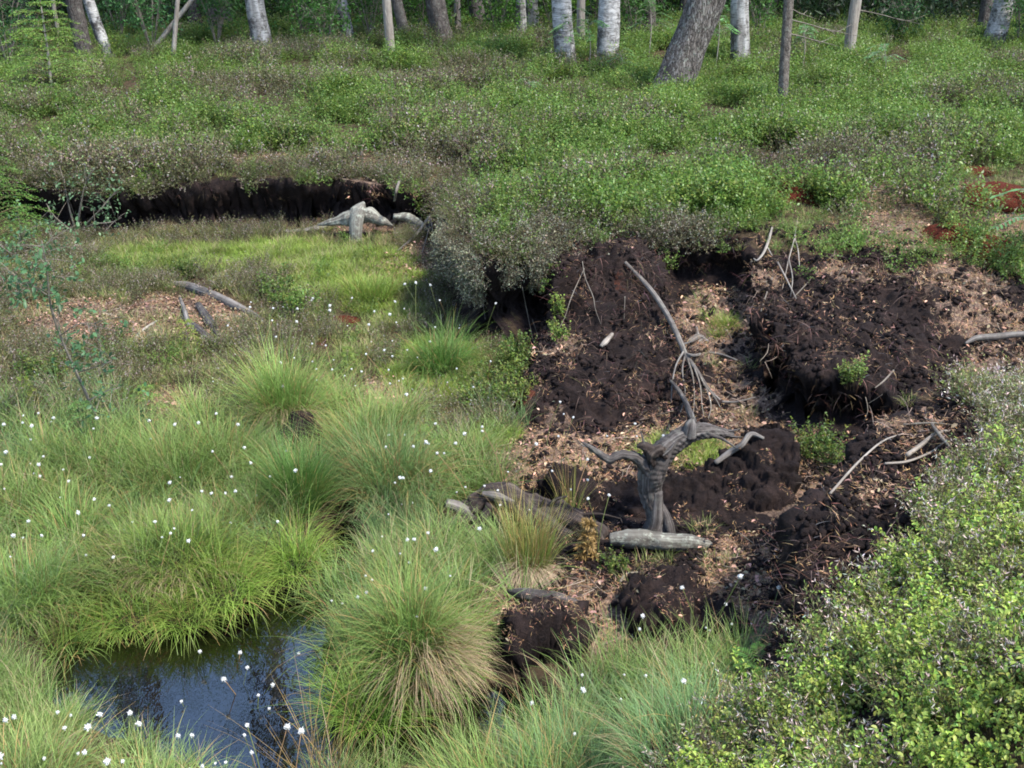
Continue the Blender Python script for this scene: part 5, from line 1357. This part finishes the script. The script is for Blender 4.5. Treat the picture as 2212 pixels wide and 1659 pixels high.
# fern at the foot of the hump
p = on(1640, 1465)
o = thing('fern', 'small fern between the grass and the near hump', 'fern', p)
for i in range(6):
    mb = MB(); a = i * 1.05 + .4; ln = .12
    q = spline([(0, 0, 0), (math.cos(a) * ln * .4, math.sin(a) * ln * .4, ln * .7), (math.cos(a) * ln, math.sin(a) * ln, ln * .75)], 16)
    tube(mb, q, np.linspace(.002, .001, 16), 3, col=(.1, .14, .04), raw=True)
    ax = unit(np.gradient(q, axis=0)); sd = unit(np.cross(ax, [0, 0, 1.]))
    for s_ in (-1, 1):
        k = np.arange(4, 16)
        leaves(mb, q[k], sd[k] * s_ + ax[k] * .35, np.tile([0, 0, 1.], (12, 1)), .036 * np.sin(np.linspace(.35, 3.0, 12)) + .006, .008, jit((.09, .19, .035), 12), 0, .1)
    mb.build('frond', M['grass'], o)

# ------------------------------------------------------------------ trees of the wood edge
def crown_mesh(seed, needle=False, n=2000, R_=1.9, H=6.0, leaf=.085):
    rg = np.random.default_rng(seed); mb = MB()
    ends = []
    for b in range(26):
        z = rg.uniform(0, H * .85); a = rg.uniform(0, 6.28); ln = R_ * (1 - z / H * .75) * rg.uniform(.5, 1.1)
        e = np.array([math.cos(a) * ln, math.sin(a) * ln, z + ln * rg.uniform(.1, .6)])
        q = spline([(0, 0, z), e * [.5, .5, 1] - [0, 0, ln * .1], e], 6)
        tube(mb, q, np.linspace(.03, .008, 6), 4, col=(.06, .05, .04), raw=True)
        ends += [q[3], q[4], q[5]]
    ends = np.array(ends)
    k = rg.integers(0, len(ends), n)
    pos = ends[k] + rg.normal(0, .34, (n, 3)) * [1, 1, .7]
    leaves(mb, pos, rg.normal(0, 1, (n, 3)), rg.normal(0, 1, (n, 3)), leaf * rg.uniform(.6, 1.2, n), leaf * (.16 if needle else .65), jit((.035, .065, .022) if needle else (.05, .11, .022), n, .25), 0, .1, False)
    return mb.mesh('crown', M['tree_leaf'])
SPARSE = crown_mesh(5, n=650, R_=1.7, H=6.5, leaf=.075)
CROWNS = [crown_mesh(1), crown_mesh(2, n=1700), crown_mesh(3, True, 3400, 1.7, 5, .16), crown_mesh(4, True, 3000, 1.5, 5.5, .16)]
def tree(U, V, wpx, Ut, kind, label, H=14, crown=None, name='birch_tree', cat='tree', amp=.1, ridge=.12, y=None, flare=1.35, dead=0):
    p = on(U, V) if y is None else None
    if p is None:
        q = PY(U, V, y); p = down(q.x, q.y)[0]
    p = p - Vector((0, 0, .12))
    H = H + 6
    sc_ = (p - Vector((0, 0, CAM_Z))).dot(Vector((0, CP, -SP))) / FPX
    r = wpx * sc_ / 2
    ln = (Ut - U) / max(V, 40.)
    o = thing(name, label, cat, p, None)
    zz_ = np.r_[np.linspace(0, 3.6, 50), np.linspace(3.9, H, 22)]
    lx = np.where(zz_ < 3.2, ln * zz_, ln * 3.2 + ln * 1.6 * (1 - np.exp(-(zz_ - 3.2) / 1.8)))
    lx += .06 * np.sin(zz_ * 1.1 + U) * np.clip(zz_ / 3, 0, 1)
    pts = np.stack([lx, .04 * np.sin(zz_ * .8 + U * 2) * np.clip(zz_ / 2, 0, 1), zz_], -1)
    rad = r * (1 - .75 * (zz_ / H) ** 1.2) * (1 + (flare - 1) * np.exp(-zz_ / .28))
    mb = MB(); tube(mb, pts, rad, 28, raw=True, amp=amp, ridge=ridge, nr=14 if kind == 'pine' else 7, seed=U % 37, freq=3)
    mb.build('trunk', M[kind], o)
    c = CROWNS[crown if crown is not None else int(U) % 2]
    co = bpy.data.objects.new('crown', c); COL.objects.link(co); co.parent = o
    co.location = (pts[-1, 0] * .9, 0, H - 6.0); co.rotation_euler = (0, 0, U)
    if kind in ('birch', 'oldbirch', 'pole'):
        co = bpy.data.objects.new('lower_crown', SPARSE); COL.objects.link(co); co.parent = o
        co.location = (np.interp(8.5, zz_, lx), 0, 8.0 + (U % 3)); co.rotation_euler = (0, 0, U * 1.7)
    if dead:
        rg = np.random.default_rng(int(U))
        for i in range(dead):
            z = rg.uniform(.5, 3.2); a = rg.choice([0, math.pi]) + rg.normal(0, .5); l2 = rg.uniform(.5, 1.3)
            b = np.array([np.interp(z, zz_, lx), 0, z])
            d = np.array([math.cos(a), math.sin(a), 0])
            mb = MB(); q = [b, b + d * l2 * .4 + [0, 0, -.08 * l2], b + d * l2 * .75 + [0, 0, -.16 * l2], b + d * l2 + [0, 0, -.08 * l2]]
            limb(mb, q, [.009, .007, .005, .003], 5, 14, .05, 0)
            bo = mb.build('dead_branch', M['twig'], o)
            for s_ in (-1, 1):
                mb = MB()
                e = q[2] + np.array([-d[1], d[0], 0]) * s_ * .25 * l2 + d * .2 * l2 + [0, 0, -.05]
                limb(mb, [q[1] * .5 + q[2] * .5, (q[2] + e) / 2, e], [.005, .004, .002], 4, 8, .05, 0)
                mb.build('side_twig', M['twig'], bo)
    return o
tree(187, 128, 32, 178, 'dark', 'straight dark spruce trunk left of the slim white birch', 15, 2, 'spruce_tree')
tree(238, 122, 23, 208, 'birch', 'slim white birch leaning left at the upper left', 13, 0)
tree(131, 95, 8, 128, 'pole', 'thin pale bare stem at the far left above the young spruce', 8, 1, 'thin_tree', flare=1.1)
tree(305, 122, 10, 420, 'pole', 'thin brown stem slanting right at the upper left', 7, 1, 'thin_tree', flare=1.1)
tree(371, 135, 10, 392, 'pole', 'thin brown stem standing right of the slanting one', 8, 0, 'thin_tree', flare=1.1)
tree(572, 116, 40, 556, 'oldbirch', 'stout grey birch with fissured foot left of the plateau centre', 14, 0)
tree(757, 98, 24, 744, 'oldbirch', 'grey birch trunk between the stout birch and the bare pole', 14, 1)
tree(848, 138, 19, 838, 'pole', 'bare greyish pole nearest in the centre left of the wood', 12, 3, 'dead_pole', flare=1.15)
tree(882, 96, 22, 862, 'spruce', 'brown trunk leaning left just behind the bare greyish pole', 14, 2, 'spruce_tree')
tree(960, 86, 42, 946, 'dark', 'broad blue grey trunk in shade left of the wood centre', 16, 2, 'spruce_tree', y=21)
tree(990, 78, 13, 990, 'pole', 'slim grey trunk right of the broad shaded one', 12, 1, 'thin_tree')
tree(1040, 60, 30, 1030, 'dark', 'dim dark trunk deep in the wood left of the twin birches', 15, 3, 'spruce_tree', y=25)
tree(1129, 82, 22, 1126, 'oldbirch', 'brown grey trunk touching the left of the twin birch', 13, 1, y=21.5)
tree(1154, 80, 30, 1148, 'birch', 'white streaked birch right of its brown grey twin', 14, 0)
tree(1224, 142, 42, 1212, 'birch', 'split white birch with a dark opening at its foot', 14, 1, flare=1.1)
tree(1256, 112, 18, 1252, 'pole', 'plain brown pole between the split birch and the thick pale birch', 12, 3, 'dead_pole')
tree(1313, 142, 46, 1310, 'birch', 'thick pale birch with dark scars left of the leaning pine', 15, 0, flare=1.1)
tree(1402, 82, 28, 1398, 'dark', 'blue grey shaded trunk behind the leaning pine', 15, 2, 'spruce_tree', y=21.5)
tree(1440, 206, 78, 1508, 'pine', 'big scaly barked pine leaning right on the plateau', 16, 2, 'pine_tree', amp=.10, ridge=.14, flare=1.25)
tree(1600, 135, 38, 1592, 'oldbirch', 'birch with peeling white bark and a rotten brown foot', 12, 1)
tree(1690, 245, 21, 1680, 'spruce', 'slim spruce pole with dead side branches nearest the viewer', 12, 3, 'spruce_tree', flare=1.2, dead=9)
tree(1829, 138, 23, 1833, 'pole', 'smooth grey brown pole right of the spruce with dead branches', 13, 2, 'dead_pole', flare=1.3, dead=3)
tree(2142, 102, 42, 2154, 'birch', 'white and black birch leaning right at the upper right', 14, 0)
tree(2118, 92, 26, 2120, 'dark', 'dark trunk hidden behind the upper right birch', 14, 3, 'spruce_tree', y=22)
for i, (U, w, y_) in enumerate([(60, 30, 24), (425, 26, 23), (478, 48, 23), (820, 22, 26), (1080, 26, 27), (1480, 26, 26), (1660, 28, 26), (1780, 24, 25), (1950, 30, 27), (2050, 30, 26), (-100, 30, 22), (2320, 30, 22), (-300, 30, 20), (2500, 30, 21)]):  # the broadest trunk and its left neighbour: added to reflect dark in the pool
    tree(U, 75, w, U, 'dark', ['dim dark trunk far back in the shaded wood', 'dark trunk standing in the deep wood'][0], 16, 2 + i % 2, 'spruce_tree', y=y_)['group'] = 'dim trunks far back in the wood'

# understorey of leafy shrubs along the wood edge
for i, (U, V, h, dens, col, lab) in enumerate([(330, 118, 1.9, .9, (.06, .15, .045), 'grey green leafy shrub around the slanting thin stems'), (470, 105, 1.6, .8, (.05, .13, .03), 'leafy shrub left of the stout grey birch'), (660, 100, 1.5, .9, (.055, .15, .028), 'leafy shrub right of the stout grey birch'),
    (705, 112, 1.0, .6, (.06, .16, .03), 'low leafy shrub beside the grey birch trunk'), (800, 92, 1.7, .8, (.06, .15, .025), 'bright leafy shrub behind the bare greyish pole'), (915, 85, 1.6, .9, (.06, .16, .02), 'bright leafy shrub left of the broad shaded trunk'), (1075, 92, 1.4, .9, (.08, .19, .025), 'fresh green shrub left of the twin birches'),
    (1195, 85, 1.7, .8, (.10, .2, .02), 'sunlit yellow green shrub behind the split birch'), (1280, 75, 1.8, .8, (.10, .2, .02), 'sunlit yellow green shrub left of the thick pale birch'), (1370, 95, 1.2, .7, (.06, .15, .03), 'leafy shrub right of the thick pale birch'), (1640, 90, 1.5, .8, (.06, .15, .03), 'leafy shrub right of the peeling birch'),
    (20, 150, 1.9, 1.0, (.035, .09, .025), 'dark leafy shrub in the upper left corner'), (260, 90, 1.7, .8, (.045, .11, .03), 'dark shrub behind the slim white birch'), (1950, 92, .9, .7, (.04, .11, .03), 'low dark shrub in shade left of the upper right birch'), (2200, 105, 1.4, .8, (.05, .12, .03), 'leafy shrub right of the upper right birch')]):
    p = on(U, V); rg = np.random.default_rng(i + 300)
    stems = []
    for k in range(7):
        a = rg.uniform(0, 6.28); s_ = h * rg.uniform(.25, .5)
        stems.append(([p, p + Vector((math.cos(a) * s_ * .4, math.sin(a) * s_ * .4, h * .5)), p + Vector((math.cos(a) * s_, math.sin(a) * s_, h * rg.uniform(.7, 1.05)))], .012, .16 * dens))
    leafy(U, V, lab, stems, 330, .065, col, .20, name='leafy_shrub', cat='shrub', group='leafy shrubs at the wood edge')

# the wood behind, seen as one dim mass
def leaf_spray(n=46, r=.42, leaf=.075, col=(.035, .085, .016), needle=False):
    mb = MB()
    pos = rng.normal(0, 1, (n, 3)) * [r * .5, r * .5, r * .28]
    leaves(mb, pos, rvec(n) + [0, 0, -.2], rvec(n) * .6 + [0, 0, 1], leaf * rng.uniform(.6, 1.2, n), leaf * (.2 if needle else .6), jit(col, n, .3), 0, .1, False)
    for k in range(3):
        tube(mb, [(0, 0, 0), tuple(rng.normal(0, r * .5, 3))], [.006, .002], 3, 3, col=(.05, .04, .03), raw=True)
    return mb.mesh('leaf_spray', M['tree_leaf'])
protos('leaf_spray', [leaf_spray() for i in range(3)] + [leaf_spray(col=(.055, .13, .02)) for i in range(2)])
protos('needle_spray', [leaf_spray(90, .5, .15, (.018, .038, .014), True) for i in range(3)] + [leaf_spray(80, .5, .15, (.03, .06, .018), True)])
n = 9000
y = 22.5 + 14 * rng.uniform(size=n) ** .8; x = rng.uniform(-1, 1, n) * (y * .62)
z = 1.9 + 6.2 * rng.uniform(size=n) ** 1.3
cl = fbm(x, y, z, .5, 3)
bro = (x < 5 + 2 * cl) & (cl > -.12) & (x > -9.5)
keep = (cl > -.22) & ((y > 25) | (z < 3.2 + cl * 3))
up_ = np.tile([0, 0, 1.], (n, 1))
scatter('woodland_foliage', 'leaf_spray', np.c_[x, y, z][keep & bro], up_[keep & bro], rng.uniform(.8, 1.5, (keep & bro).sum()), tilt=.3)
kk = keep & ~bro
scatter('conifer_foliage', 'needle_spray', np.c_[x, y, z][kk], up_[kk], rng.uniform(.8, 1.6, kk.sum()), tilt=.3)
n = 5000
y = rng.uniform(36, 44, n); x = rng.uniform(-30, 30, n); z = 1.9 + 7 * rng.uniform(size=n)
scatter('far_woodland', 'needle_spray', np.c_[x, y, z], np.tile([0, 0, 1.], (n, 1)), rng.uniform(1.5, 2.6, n), tilt=.3)
